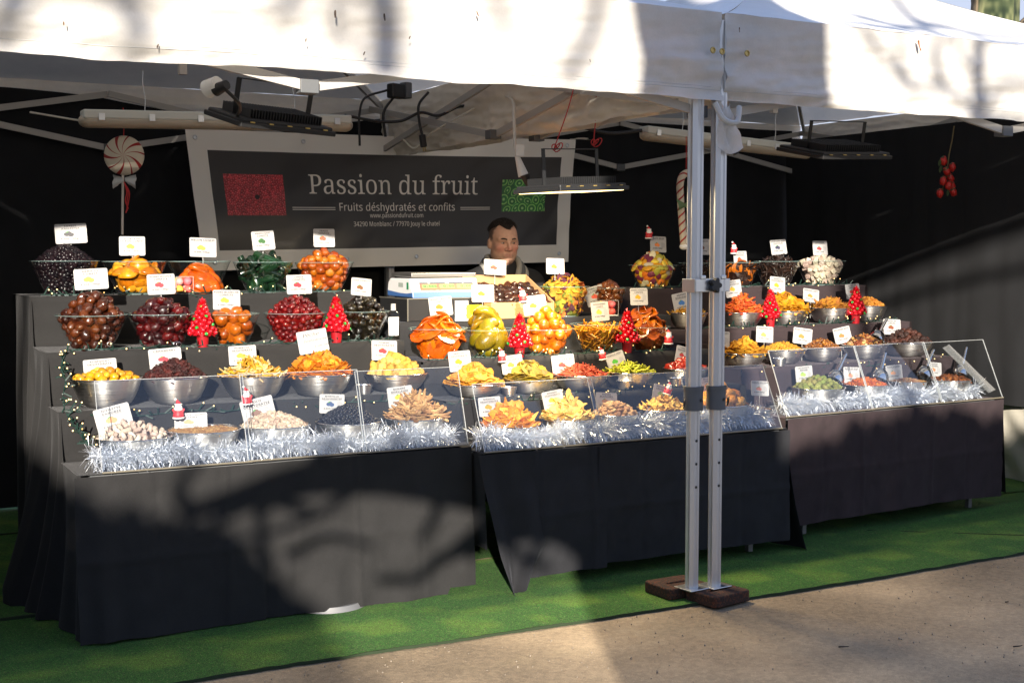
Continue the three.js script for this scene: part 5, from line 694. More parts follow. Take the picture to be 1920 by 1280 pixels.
seed = 515; const dateM = [[0.055, 0.022, 0.014], [0.08, 0.032, 0.018], [0.12, 0.045, 0.018], [0.045, 0.02, 0.015]].map((c) => glossy(c, 0.28));
for (let r = 0; r < 6; r++) for (let k = 0; k < 9; k++) { const m = mesh('date', pick(GEO.date), pick(dateM)); m.scale.setScalar(rr(0.0215, 0.0255)); m.position.set(-0.075 - 0.155 + k * 0.045 + (r % 2) * 0.02 + rr(-0.006, 0.006), 1.158 + 0.072 + r * 0.018 + rr(-0.004, 0.006), -1.60 + 0.12 - r * 0.048); m.rotation.set(rr(-0.6, 0.6), rr(0, 3.1), rr(-0.5, 0.5)); tag(m, 'one of the glossy brown dates in the cardboard carton', 'date', 'dates in the cardboard carton'); }
tag(mesh('date_layer', new RoundedBoxGeometry(0.39, 0.05, 0.29, 2, 0.02).rotateX(0.33).translate(-0.05, 1.235, -1.60), dateM[0]), 'packed lower layer of dates in the cardboard carton', 'food', null, 'stuff');
const bot = thing('gel_bottle', 'small clear sanitiser bottle with white label by black stand', 'bottle', [-0.862, 1.08, -1.26], -0.3); mesh('body', new THREE.LatheGeometry([[0.001, 0], [0.024, 0.001], [0.027, 0.05], [0.030, 0.085], [0.024, 0.105], [0.012, 0.112]].map(([a, b]) => new THREE.Vector2(a, b)), 28).scale(1, 1.25, 0.7), MAT.glass, bot); mesh('cap', new THREE.CylinderGeometry(0.012, 0.013, 0.032, 18).translate(0, 0.155, 0), MAT.acrylicEdge, bot); mesh('paper_label', new THREE.CylinderGeometry(0.0302, 0.0285, 0.09, 24, 1, true, -1, 2).scale(1, 1, 0.72).translate(0, 0.062, 0), std(lin(0.62, 0.62, 0.62), 0.6, { side: THREE.DoubleSide }), bot);
bot.position.y = 1.085;
const cc = document.createElement('canvas'); cc.width = 128; cc.height = 192; { const d = cc.getContext('2d'); d.fillStyle = '#f2f3f5'; d.fillRect(0, 0, 128, 192); d.fillStyle = '#22305e'; d.fillRect(72, 66, 44, 14); d.font = 'bold italic 36px sans-serif'; d.fillText('VISA', 20, 120); d.fillStyle = '#e8b64a'; d.fillRect(10, 134, 110, 12); d.fillStyle = '#9aa'; d.fillRect(16, 160, 92, 6); }
const ccT = new THREE.CanvasTexture(cc); ccT.colorSpace = THREE.SRGBColorSpace; ccT.magFilter = THREE.LinearFilter; const pay = thing('payment_card_sign', 'white payment card sticker on the black stand front', 'sticker', [-0.405, 1.205, -1.434]); mesh('card', box(0.075, 0.105, 0.002, 0, 0, 0, 0.001), std(lin(0.8, 0.8, 0.8), 0.5), pay); const pf = mesh('print', new THREE.PlaneGeometry(0.073, 0.103).translate(0, 0, 0.0024), std(0xffffff, 0.5, { map: ccT }), pay);
const yel = thing('yellow_note', 'bright yellow card beside the green citron halves', 'card', [-0.335, 1.20, -1.43], 0, null); mesh('card', box(0.09, 0.07, 0.002, 0, 0, 0, 0.0008), std(lin(0.80, 0.72, 0.02), 0.7), yel);
// ---------------------------------------------------------------- printed banner on the back curtain
const bc = document.createElement('canvas'); bc.width = 2048; bc.height = 660; {
  const d = bc.getContext('2d'), W = 2048, H = 660; d.fillStyle = '#e9e4da'; d.fillRect(0, 0, W, H); d.fillStyle = '#2e2a28'; d.fillRect(90, 96, 1880, 470);
  const s0 = seed; seed = 4242;
  d.save(); d.beginPath(); d.rect(150, 205, 286, 196); d.clip(); d.fillStyle = '#8c1c24'; d.fillRect(150, 205, 286, 196);
  for (let r = 0; r < 5; r++) for (let q = 0; q < 7; q++) { const x = 150 + (q + (r % 2) * 0.5) * 46 + rnd() * 16, y = 208 + r * 46 + rnd() * 14, R = 27 + rnd() * 6, turn = rnd() * 6; d.fillStyle = '#4a0a12'; d.beginPath(); d.arc(x, y, R + 3, 0, 7); d.fill(); for (const [ring, n] of [[0.86, 13], [0.56, 9], [0.25, 5]]) for (let k = 0; k < n; k++) { const a = turn + k / n * 6.283 + ring, px = x + Math.cos(a) * R * ring, py = y + Math.sin(a) * R * ring * 1.12, g = rnd(); d.fillStyle = `rgb(${150 + 70 * g},${24 + 34 * g},${36 + 30 * g})`; d.beginPath(); d.arc(px, py, 7, 0, 7); d.fill(); d.fillStyle = 'rgba(255,190,190,0.75)'; d.fillRect(px - 3, py - 4, 3, 3); } if (r === 2 && q === 3) { d.fillStyle = '#2c060c'; d.beginPath(); d.arc(x, y, R * 0.42, 0, 7); d.fill(); } }
  d.restore(); d.save(); d.beginPath(); d.rect(1624, 215, 262, 170); d.clip(); d.fillStyle = '#1f6a2c'; d.fillRect(1624, 215, 262, 170);
  for (let i = 0; i < 24; i++) { const x = 1624 + (i % 6) * 50 + (Math.floor(i / 6) % 2) * 22 + rnd() * 14, y = 222 + Math.floor(i / 6) * 48 + rnd() * 14, R = 30 + rnd() * 8; d.save(); d.translate(x, y); d.rotate(rnd() * 3); d.scale(1, 0.55 + 0.45 * rnd()); d.fillStyle = `rgb(${48 + 40 * rnd()},${140 + 60 * rnd()},${50 + 30 * rnd()})`; d.beginPath(); d.arc(0, 0, R, 0, 7); d.fill(); d.fillStyle = '#16401c'; d.beginPath(); d.arc(0, 0, R * 0.90, 0, 7); d.lineWidth = 3; d.strokeStyle = '#16401c'; d.stroke(); d.fillStyle = '#9fd06c'; d.beginPath(); d.arc(0, 0, R * 0.76, 0, 7); d.fill(); d.fillStyle = '#3f9a3c'; d.beginPath(); d.arc(0, 0, R * 0.62, 0, 7); d.fill(); d.fillStyle = '#a8cc80'; d.beginPath(); d.arc(0, 0, R * 0.2, 0, 7); d.fill(); d.fillStyle = '#0c1c0c'; for (let k = 0; k < 12; k++) { d.beginPath(); d.arc(Math.cos(k * 0.52) * R * 0.4, Math.sin(k * 0.52) * R * 0.4, 2.5, 0, 7); d.fill(); } d.restore(); }
  d.restore(); seed = s0; d.fillStyle = '#ece4d6'; d.textAlign = 'center';
  const line = (text, font, x, y, w) => { d.font = font; const m = d.measureText(text).width; d.save(); d.translate(x, y); d.scale(w / m, 1); d.fillText(text, 0, 0); d.restore(); };
  line('Passion du fruit', '132px serif', 1022, 294, 924); line('Fruits d\u00e9shydrat\u00e9s et confits', '54px sans-serif', 1032, 378, 646); line('www.passiondufruit.com', '30px sans-serif', 1024, 412, 300); line('34290 Monblanc / 77970 Jouy le chatel', '33px sans-serif', 1024, 456, 482);
  for (const [x, w] of [[470, 222], [1384, 172]]) { d.fillRect(x, 360, w, 4); d.fillRect(x, 370, w, 4); }
}
const bT = new THREE.CanvasTexture(bc); bT.colorSpace = THREE.SRGBColorSpace; bT.magFilter = THREE.LinearFilter;
const TL = [-1.352, 2.243], TR = [1.362, 2.288], BR = [1.308, 1.442], BL = [-1.255, 1.395];
const banner = thing('shop_banner', 'printed dark banner with white border and fruit pictures on back curtain', 'banner', [0, 0, -3.22]);
const bz = (u, v) => 0.022 * N(u * 5, v * 1.5, 2) + 0.010 * N(u * 12 + v * 3, v * 4, 5);
mesh('sheet', (() => { const g = grid(90, 30, (u, v) => { const a = [TL[0] + (TR[0] - TL[0]) * u, TL[1] + (TR[1] - TL[1]) * u], b = [BL[0] + (BR[0] - BL[0]) * u, BL[1] + (BR[1] - BL[1]) * u]; return [a[0] + (b[0] - a[0]) * v, a[1] + (b[1] - a[1]) * v - 0.012 * Math.sin(Math.PI * u) * (1 - v), bz(u, v)]; }); const q = g.attributes.uv; for (let i = 0; i < q.count; i++) q.setY(i, 1 - q.getY(i)); return g; })(), phy(0xffffff, 0.38, { map: bT, side: THREE.DoubleSide }), banner);
for (const [u, v] of [[0.02, 0.06], [0.27, 0.07], [0.55, 0.06], [0.975, 0.05], [0.97, 0.93], [0.55, 0.93], [0.36, 0.94], [0.03, 0.94]]) { const e = mesh('eyelet', eyelet, MAT.zinc, banner); e.position.set((TL[0] + (TR[0] - TL[0]) * u) * (1 - v) + (BL[0] + (BR[0] - BL[0]) * u) * v, (TL[1] + (TR[1] - TL[1]) * u) * (1 - v) + (BL[1] + (BR[1] - BL[1]) * u) * v, bz(u, v) + 0.006); }

// ---------------------------------------------------------------- lamps hanging under the canopies
const finM = std(lin(0.016, 0.016, 0.017), 0.55, { metalness: 0.3 }), finLit = std(lin(0.035, 0.036, 0.038), 0.45, { metalness: 0.4 }), clipM = std(lin(0.5, 0.36, 0.12), 0.4, { metalness: 0.6 });
function floodlight(pos, w, rot, label, lit, bracketH) {
  const t = thing('floodlight', label, 'floodlight', pos, 0, 'LED floodlights under the canopies'); t.rotation.set(...rot); const m = lit ? finLit : finM, d = w * 0.62;
  mesh('housing', box(w, 0.030, d, 0, 0.015, 0, 0.008), m, t); mesh('frame', merge([box(w + 0.02, 0.020, 0.02, 0, 0.006, d / 2, 0.004), box(w + 0.02, 0.020, 0.02, 0, 0.006, -d / 2, 0.004), box(0.02, 0.020, d, w / 2, 0.006, 0, 0.004), box(0.02, 0.020, d, -w / 2, 0.006, 0, 0.004)]), m, t);
  for (let i = 0; i < 26; i++) mesh('cooling_fin', new THREE.BoxGeometry(0.004, 0.036, d * 0.78).translate(-w / 2 + 0.05 + i * (w - 0.08) / 26, 0.046, 0), m, t);
  for (let i = 0; i < 5; i++) mesh('clip', box(0.02, 0.005, 0.008, -w / 2 + w * (i + 0.5) / 5, 0.0185, d / 2 + 0.006, 0.001), clipM, t);
  mesh('bracket', merge([bar(V(-w * 0.40, 0.02, 0), V(-w * 0.40, bracketH, 0), 0.022, 0.004), bar(V(w * 0.40, 0.02, 0), V(w * 0.40, bracketH, 0), 0.022, 0.004), bar(V(-w * 0.405, bracketH, 0), V(w * 0.405, bracketH, 0), 0.022, 0.004)]), m, t);
  mesh('lens', box(w - 0.02, 0.004, d - 0.02, 0, -0.004, 0, 0.001), lit ? new THREE.MeshStandardMaterial({ color: lin(0.9, 0.8, 0.5), emissive: lin(1, 0.72, 0.30), emissiveIntensity: 2.5 }) : std(lin(0.25, 0.24, 0.2), 0.15), t);
  if (lit) { const L = new THREE.RectAreaLight(lin(1, 0.80, 0.50), 55, w - 0.03, d - 0.03); L.position.set(0, -0.010, 0); L.rotation.x = -Math.PI / 2; t.add(L); }
  return t;
}
floodlight([-1.70, 2.02, -0.56], 0.43, [0.26, 0.25, -0.09], 'black LED floodlight, unlit, hanging above the banner end', false, 0.17);
floodlight([-0.115, 1.80, -0.82], 0.47, [-0.01, 0.28, 0.055], 'lit LED floodlight on red strings above the weighing scale', true, 0.20);
floodlight([1.36, 2.015, -0.62], 0.50, [0.20, 0.10, 0.02], 'black LED floodlight, unlit, hanging behind the twin posts', false, 0.17);
function batten(a, b, label) {
  const A = V(...a), B = V(...b), L = A.distanceTo(B), t = thing('batten_lamp', label, 'lamp', [0, 0, 0], 0, 'unlit fluorescent battens under the canopies'); t.position.copy(A.clone().add(B).multiplyScalar(0.5)); t.rotation.y = Math.atan2(-(B.z - A.z), B.x - A.x); t.rotation.z = Math.atan2(B.y - A.y, Math.hypot(B.x - A.x, B.z - A.z));
  mesh('body', box(L, 0.045, 0.09, 0, 0.025, 0, 0.01), std(lin(0.50, 0.52, 0.48), 0.5), t); mesh('diffuser', new THREE.CapsuleGeometry(0.042, L - 0.05, 6, 18).rotateZ(Math.PI / 2).scale(1, 0.8, 1).translate(0, -0.004, 0), phy(lin(0.52, 0.46, 0.36), 0.35, { transmission: 0.3, thickness: 0 }), t);
  for (let i = 0; i < 6; i++) mesh('clip', box(0.03, 0.034, 0.006, -L / 2 + L * (i + 0.35) / 5.7, 0.012, 0.047, 0.002), MAT.zinc, t); mesh('hanger', merge([-0.28, 0.28].map((f) => tube([[f * L, 0.05, 0], [f * L + 0.004, 0.11, 0], [f * L - 0.004, 0.17, 0], [f * L, 0.24, 0]], 0.0022, 12, 5))), MAT.zinc, t);
}
batten([-2.19, 2.135, -1.9], [-0.83, 2.175, -1.9], 'grey fluorescent batten lamp above the round candy ornament'); batten([0.93, 2.19, -1.75], [2.22, 2.13, -1.80], 'grey fluorescent batten lamp above the striped candy cane');
// cables, plugs, strings
const cable = (pts, r, m, label, group) => tag(mesh('cable', tube(pts, r, pts.length * 10, 7), m), label, 'cable', group ?? 'cables under the canopies');
cable([[-0.62, 2.29, -2.5], [-0.40, 2.265, -2.5], [-0.27, 2.275, -2.48], [-0.18, 2.32, -2.42], [-0.10, 2.30, -2.35], [-0.02, 2.345, -2.25], [0.08, 2.36, -2.2], [0.14, 2.42, -2.2], [0.05, 2.40, -1.95]], 0.009, MAT.blackPlastic, 'black cable looping beneath the white side fabric');
cable([[-0.13, 2.44, -2.42], [-0.20, 2.36, -2.4], [-0.195, 2.25, -2.4], [-0.18, 2.19, -2.4]], 0.008, MAT.blackPlastic, 'black cable dropping to a loose plug before the banner'); cable([[-0.30, 2.42, -2.52], [-0.37, 2.32, -2.52], [-0.36, 2.18, -2.52]], 0.008, MAT.blackPlastic, 'black cable dropping beside the rear post'); cable([[-0.35, 2.45, -2.5], [-0.50, 2.39, -2.5], [-0.53, 2.30, -2.5], [-0.53, 2.12, -2.5]], 0.007, MAT.blackPlastic, 'black cable running down from the adapter block');
cable([[0.05, 2.40, -1.95], [-0.02, 2.32, -1.6], [-0.17, 2.18, -1.3], [-0.23, 2.04, -1.18], [-0.25, 1.98, -1.12]], 0.0085, MAT.creamPlastic, 'white cable running to the lit floodlight plug'); cable([[0.02, 2.33, -2.1], [-0.08, 2.26, -2.2], [-0.14, 2.19, -2.4], [-0.19, 2.12, -2.5], [-0.26, 2.17, -2.5]], 0.005, MAT.creamPlastic, 'thin white cable sagging over the banner edge');
cable([[-2.26, 2.27, -3.0], [-1.95, 2.21, -2.8], [-1.75, 2.19, -2.7], [-1.55, 2.20, -2.5], [-1.42, 2.27, -2.5]], 0.006, MAT.creamPlastic, 'pale cable looping below the rear truss'); cable([[0.55, 2.23, -1.85], [0.72, 2.19, -1.8], [0.92, 2.21, -1.75]], 0.011, MAT.blackPlastic, 'dark cable feeding the batten over the candy cane');
const plug = thing('cable_plug', 'white connector joined to black plug above the lit floodlight', 'plug', [-0.255, 1.93, -1.08]); mesh('white_socket', new THREE.CylinderGeometry(0.012, 0.027, 0.10, 16).rotateZ(0.25).rotateX(-0.2), MAT.whitePlastic, plug); mesh('black_plug', new THREE.CylinderGeometry(0.026, 0.012, 0.06, 16).rotateZ(0.35).translate(0.025, -0.07, 0.02), MAT.blackPlastic, plug); mesh('paper_tag', box(0.045, 0.055, 0.002, -0.008, 0.075, 0.012, 0.0008), MAT.white, plug);
const plug2 = thing('cable_plug', 'loose black plug with brass pins hanging before the banner', 'plug', [-0.175, 2.155, -2.4]); mesh('body', box(0.035, 0.075, 0.03, 0, 0, 0, 0.008).rotateZ(0.15), MAT.blackPlastic, plug2); mesh('pins', merge([bar(V(0.0, -0.035, 0), V(0.004, -0.062, 0), 0.005), bar(V(0.014, -0.035, 0), V(0.019, -0.06, 0), 0.005)]), brass, plug2);
const plug3 = thing('cable_plug', 'white socket with black plug on the front truss', 'plug', [-2.03, 2.115, -0.22]); mesh('white_socket', new THREE.CylinderGeometry(0.030, 0.034, 0.06, 18).rotateX(1.3).rotateY(0.5), MAT.whitePlastic, plug3); mesh('black_plug', new THREE.CylinderGeometry(0.018, 0.024, 0.06, 14).rotateX(1.3).rotateY(0.5).translate(0.02, -0.006, 0.04), MAT.blackPlastic, plug3); cable([[-2.0, 2.10, -0.16], [-1.94, 2.06, -0.2], [-1.86, 2.03, -0.5]], 0.007, MAT.blackPlastic, 'black lead from truss socket to the unlit floodlight');
const plug4 = thing('cable_plug', 'beige socket with black plug beside the twin posts', 'plug', [0.36, 2.06, -0.25]); mesh('beige_socket', new THREE.CylinderGeometry(0.018, 0.032, 0.12, 16).rotateZ(0.6), MAT.creamPlastic, plug4); mesh('black_plug', new THREE.CylinderGeometry(0.022, 0.014, 0.06, 14).rotateZ(0.6).translate(0.05, -0.075, 0), MAT.blackPlastic, plug4);
const adapter = thing('power_adapter', 'black power adapter block hanging near the rear post', 'adapter', [-0.30, 2.445, -2.5], 0.3); mesh('block', box(0.10, 0.085, 0.06, 0, 0, 0, 0.01), MAT.blackPlastic, adapter); mesh('cover', box(0.05, 0.095, 0.065, 0.075, 0.01, 0, 0.01), MAT.greyPlastic, adapter);
for (const [a, b, l] of [[[-0.10, 2.40, -0.78], [-0.19, 2.005, -0.86], 'red string tied to the near end of floodlight bracket'], [[0.0, 2.40, -0.80], [0.02, 2.035, -0.84], 'knotted red string holding the floodlight bracket']]) { const t = thing('red_string', l, 'string', [0, 0, 0], 0, 'red strings holding the floodlight'); mesh('cord', tube([a, [(a[0] + b[0]) / 2 + 0.012, (a[1] + b[1]) / 2, (a[2] + b[2]) / 2], b], 0.0028, 20, 5), MAT.redString, t); mesh('knot', merge([0, 1, 2].map((k) => moved(new THREE.TorusGeometry(0.014 + 0.006 * k, 0.0028, 5, 14), b[0] + 0.012 * k, b[1] + 0.004, b[2], 0.9 * k, 0.5 * k, 0))), MAT.redString, t); }

// ---------------------------------------------------------------- hanging ornaments
const lc = document.createElement('canvas'); lc.width = lc.height = 256; { const d = lc.getContext('2d'); d.fillStyle = '#d6cdb8'; d.fillRect(0, 0, 256, 256); d.translate(128, 128); for (let i = 0; i < 10; i++) { const a = i * 0.6283, w = i % 2 ? 0.09 : 0.22; d.fillStyle = '#980f0c'; d.beginPath(); d.moveTo(0, 0); for (let k = 0; k <= 12; k++) { const r = k / 12 * 130, b = a + 0.55 * (k / 12); d.lineTo(Math.cos(b) * r, Math.sin(b) * r); } for (let k = 12; k >= 0; k--) { const r = k / 12 * 130, b = a + 0.55 * (k / 12) + w * (0.3 + 0.7 * k / 12); d.lineTo(Math.cos(b) * r, Math.sin(b) * r); } d.fill(); } }
const lT = new THREE.CanvasTexture(lc); lT.colorSpace = THREE.SRGBColorSpace; lT.magFilter = THREE.LinearFilter;
const lol = thing('lollipop_ornament', 'glittery red and white swirl lollipop hanging before black curtain', 'ornament', [-1.985, 1.977, -1.95], -0.35);
mesh('disc', (() => { const g = new THREE.SphereGeometry(0.096, 36, 24).scale(1, 1, 0.32), p = g.attributes.position, u = g.attributes.uv; for (let i = 0; i < p.count; i++) u.setXY(i, 0.5 + p.getX(i) / 0.2, 0.5 + p.getY(i) / 0.2); return g; })(), phy(0xffffff, 0.5, { map: lT, sheen: 0.3, bumpMap: sized(turfBump, 0.25), bumpScale: 0.002 }), lol);
mesh('stick', new THREE.CylinderGeometry(0.006, 0.006, 0.29, 10).rotateZ(-0.03).translate(-0.012, -0.24, 0), MAT.creamPlastic, lol); mesh('string', tube([[0, 0.095, 0], [0.002, 0.16, 0], [0, 0.23, 0]], 0.0022, 10, 5), MAT.redString, lol);
mesh('bow', merge([-1, 1].map((s) => grid(8, 8, (u, v) => [s * (0.004 + 0.05 * u) + 0.006 * N(u * 4, v * 4), -0.118 + (v - 0.5) * (0.02 + 0.05 * u) - 0.01 * u, 0.02 + 0.014 * Math.sin(v * 6) * u]))), phy(lin(0.6, 0.62, 0.6), 0.3, { transmission: 0.4, thickness: 0, side: THREE.DoubleSide }), lol);
mesh('ribbon', merge([0, 1, 2].map((k) => tube([[0, -0.13, 0.02], [0.012 + 0.006 * k, -0.18, 0.02], [0.004 + 0.008 * k, -0.22, 0.02], [0.018 - 0.006 * k, -0.26 - 0.01 * k, 0.02]], 0.0025, 14, 4))), MAT.redString, lol);
const caneTex = texture(64, 64, (x, y) => ((x + y * 2) % 64 < 15 ? [0.60, 0.03, 0.04] : [0.80, 0.76, 0.68])); caneTex.repeat.set(12, 1); const cane = thing('candy_cane_ornament', 'red and white striped candy cane hanging beside aluminium post', 'ornament', [1.135, 1.54, -1.65]);
mesh('cane', tube([[0.02, 0, 0], [0.005, 0.14, 0], [-0.008, 0.28, 0], [-0.012, 0.36, 0], [0.004, 0.41, 0], [0.05, 0.43, 0], [0.085, 0.40, 0], [0.09, 0.345, 0]], 0.021, 60, 16), std(0xffffff, 0.5, { map: caneTex }), cane); mesh('ends', merge([sph(12, 8).scale(0.027, 0.02, 0.027).translate(0.02, 0, 0), sph(12, 8).scale(0.027, 0.02, 0.027).translate(0.09, 0.345, 0)]), MAT.white, cane); mesh('bow', merge([-1, 1].map((s) => grid(6, 6, (u, v) => [s * 0.05 * u, 0.24 + (v - 0.5) * 0.05 * (0.4 + u), 0.032 + 0.012 * Math.sin(v * 5) * u]))), std(lin(0.10, 0.16, 0.06), 0.6, { side: THREE.DoubleSide }), cane); mesh('string', tube([[0.03, 0.45, 0], [0.03, 0.55, 0], [0.028, 0.64, 0]], 0.0022, 10, 5), MAT.redString, cane);
const bunch = thing('strawberry_bunch', 'bunch of red artificial strawberries on twisted cord by side curtain', 'ornament', [3.17, 2.0, -1.58]); mesh('cord', tube([[-0.02, -0.14, 0], [0.02, 0.02, 0.01], [0.05, 0.14, 0], [0.075, 0.24, 0], [0.09, 0.33, 0]], 0.0045, 24, 5), std(lin(0.16, 0.12, 0.05), 0.8), bunch); const sbM = std(lin(0.50, 0.02, 0.015), 0.35), leafM = std(lin(0.05, 0.08, 0.03), 0.7, { side: THREE.DoubleSide });
[[-0.02, 0.10, 0.02], [0.05, 0.06, 0.03], [-0.01, 0.03, 0.04], [0.045, -0.01, 0.02], [-0.03, -0.03, 0.03], [0.0, -0.06, 0.05], [0.06, -0.06, 0.02], [-0.045, -0.11, 0.02], [0.065, -0.10, 0.03]].forEach(([x, y, z], i) => { const m = mesh('strawberry', GEO.plum[i % 3], sbM, bunch); m.scale.set(0.024, 0.027, 0.024); m.position.set(x, y, z); m.rotation.z = rr(-0.6, 0.6); const c = mesh('calyx', new THREE.ConeGeometry(0.9, 0.5, 6, 1, true).translate(0, 1.0, 0), leafM, m); });
mesh('leaf', merge([[-0.05, 0.02], [0.02, -0.13], [-0.06, 0.06]].map(([x, y]) => grid(3, 5, (u, v) => [x + (u - 0.5) * 0.03 * Math.sin(3.1 * v), y + 0.05 * v, 0.02 + 0.01 * v]))), leafM, bunch);

// ---------------------------------------------------------------- the stallholder
const smin = (a, b, k) => { const h = Math.max(0, Math.min(1, 0.5 + 0.5 * (b - a) / k)); return b + (a - b) * h - k * h * (1 - h); };
const ell = (x, y, z, c, r) => { const dx = (x - c[0]) / r[0], dy = (y - c[1]) / r[1], dz = (z - c[2]) / r[2], k = Math.hypot(dx, dy, dz); return (k - 1) * Math.min(...r); };
const capsule = (x, y, z, a, b, ra, rb) => { const bx = b[0] - a[0], by = b[1] - a[1], bz = b[2] - a[2], px = x - a[0], py = y - a[1], pz = z - a[2], t = Math.max(0, Math.min(1, (px * bx + py * by + pz * bz) / (bx * bx + by * by + bz * bz))); return Math.hypot(px - bx * t, py - by * t, pz - bz * t) - (ra + (rb - ra) * t); };
function skinOf(f, lo, hi, cell) {                                  // meshes the zero level of a distance field (surface nets)
  const n = lo.map((l, i) => Math.ceil((hi[i] - l) / cell) + 1), [nx, ny, nz] = n, F = new Float32Array(nx * ny * nz), id = (i, j, k) => (k * ny + j) * nx + i;
  for (let k = 0; k < nz; k++) for (let j = 0; j < ny; j++) for (let i = 0; i < nx; i++) F[id(i, j, k)] = f(lo[0] + i * cell, lo[1] + j * cell, lo[2] + k * cell);
  const vid = new Int32Array(F.length).fill(-1), P = [], ix = [];
  for (let k = 0; k < nz - 1; k++) for (let j = 0; j < ny - 1; j++) for (let i = 0; i < nx - 1; i++) {
    let m = 0, sx = 0, sy = 0, sz = 0; const c = (a) => F[id(i + (a & 1), j + ((a >> 1) & 1), k + (a >> 2))];
    for (let a = 0; a < 8; a++) for (const bit of [1, 2, 4]) { const b = a | bit; if (a === b) continue; const u = c(a), w = c(b); if ((u < 0) === (w < 0)) continue; const t = u / (u - w); m++; sx += (a & 1) + ((b & 1) - (a & 1)) * t; sy += ((a >> 1) & 1) + (((b >> 1) & 1) - ((a >> 1) & 1)) * t; sz += (a >> 2) + ((b >> 2) - (a >> 2)) * t; }
    if (m) { vid[id(i, j, k)] = P.length / 3; P.push(lo[0] + (i + sx / m) * cell, lo[1] + (j + sy / m) * cell, lo[2] + (k + sz / m) * cell); }
  }
  const quad = (a, b, c, d, flip) => { if (a < 0 || b < 0 || c < 0 || d < 0) return; flip ? ix.push(a, c, b, a, d, c) : ix.push(a, b, c, a, c, d); };
  for (let k = 1; k < nz - 1; k++) for (let j = 1; j < ny - 1; j++) for (let i = 1; i < nx - 1; i++) {
    const s = F[id(i, j, k)] < 0;
    if (s !== F[id(i + 1, j, k)] < 0) quad(vid[id(i, j - 1, k - 1)], vid[id(i, j, k - 1)], vid[id(i, j, k)], vid[id(i, j - 1, k)], !s);
    if (s !== F[id(i, j + 1, k)] < 0) quad(vid[id(i - 1, j, k - 1)], vid[id(i - 1, j, k)], vid[id(i, j, k)], vid[id(i, j, k - 1)], !s);
    if (s !== F[id(i, j, k + 1)] < 0) quad(vid[id(i - 1, j - 1, k)], vid[id(i, j - 1, k)], vid[id(i, j, k)], vid[id(i - 1, j, k)], !s);
  }
  const g = new THREE.BufferGeometry(); g.setAttribute('position', new THREE.Float32BufferAttribute(P, 3)); g.setIndex(ix); g.computeVertexNormals(); return g;
}
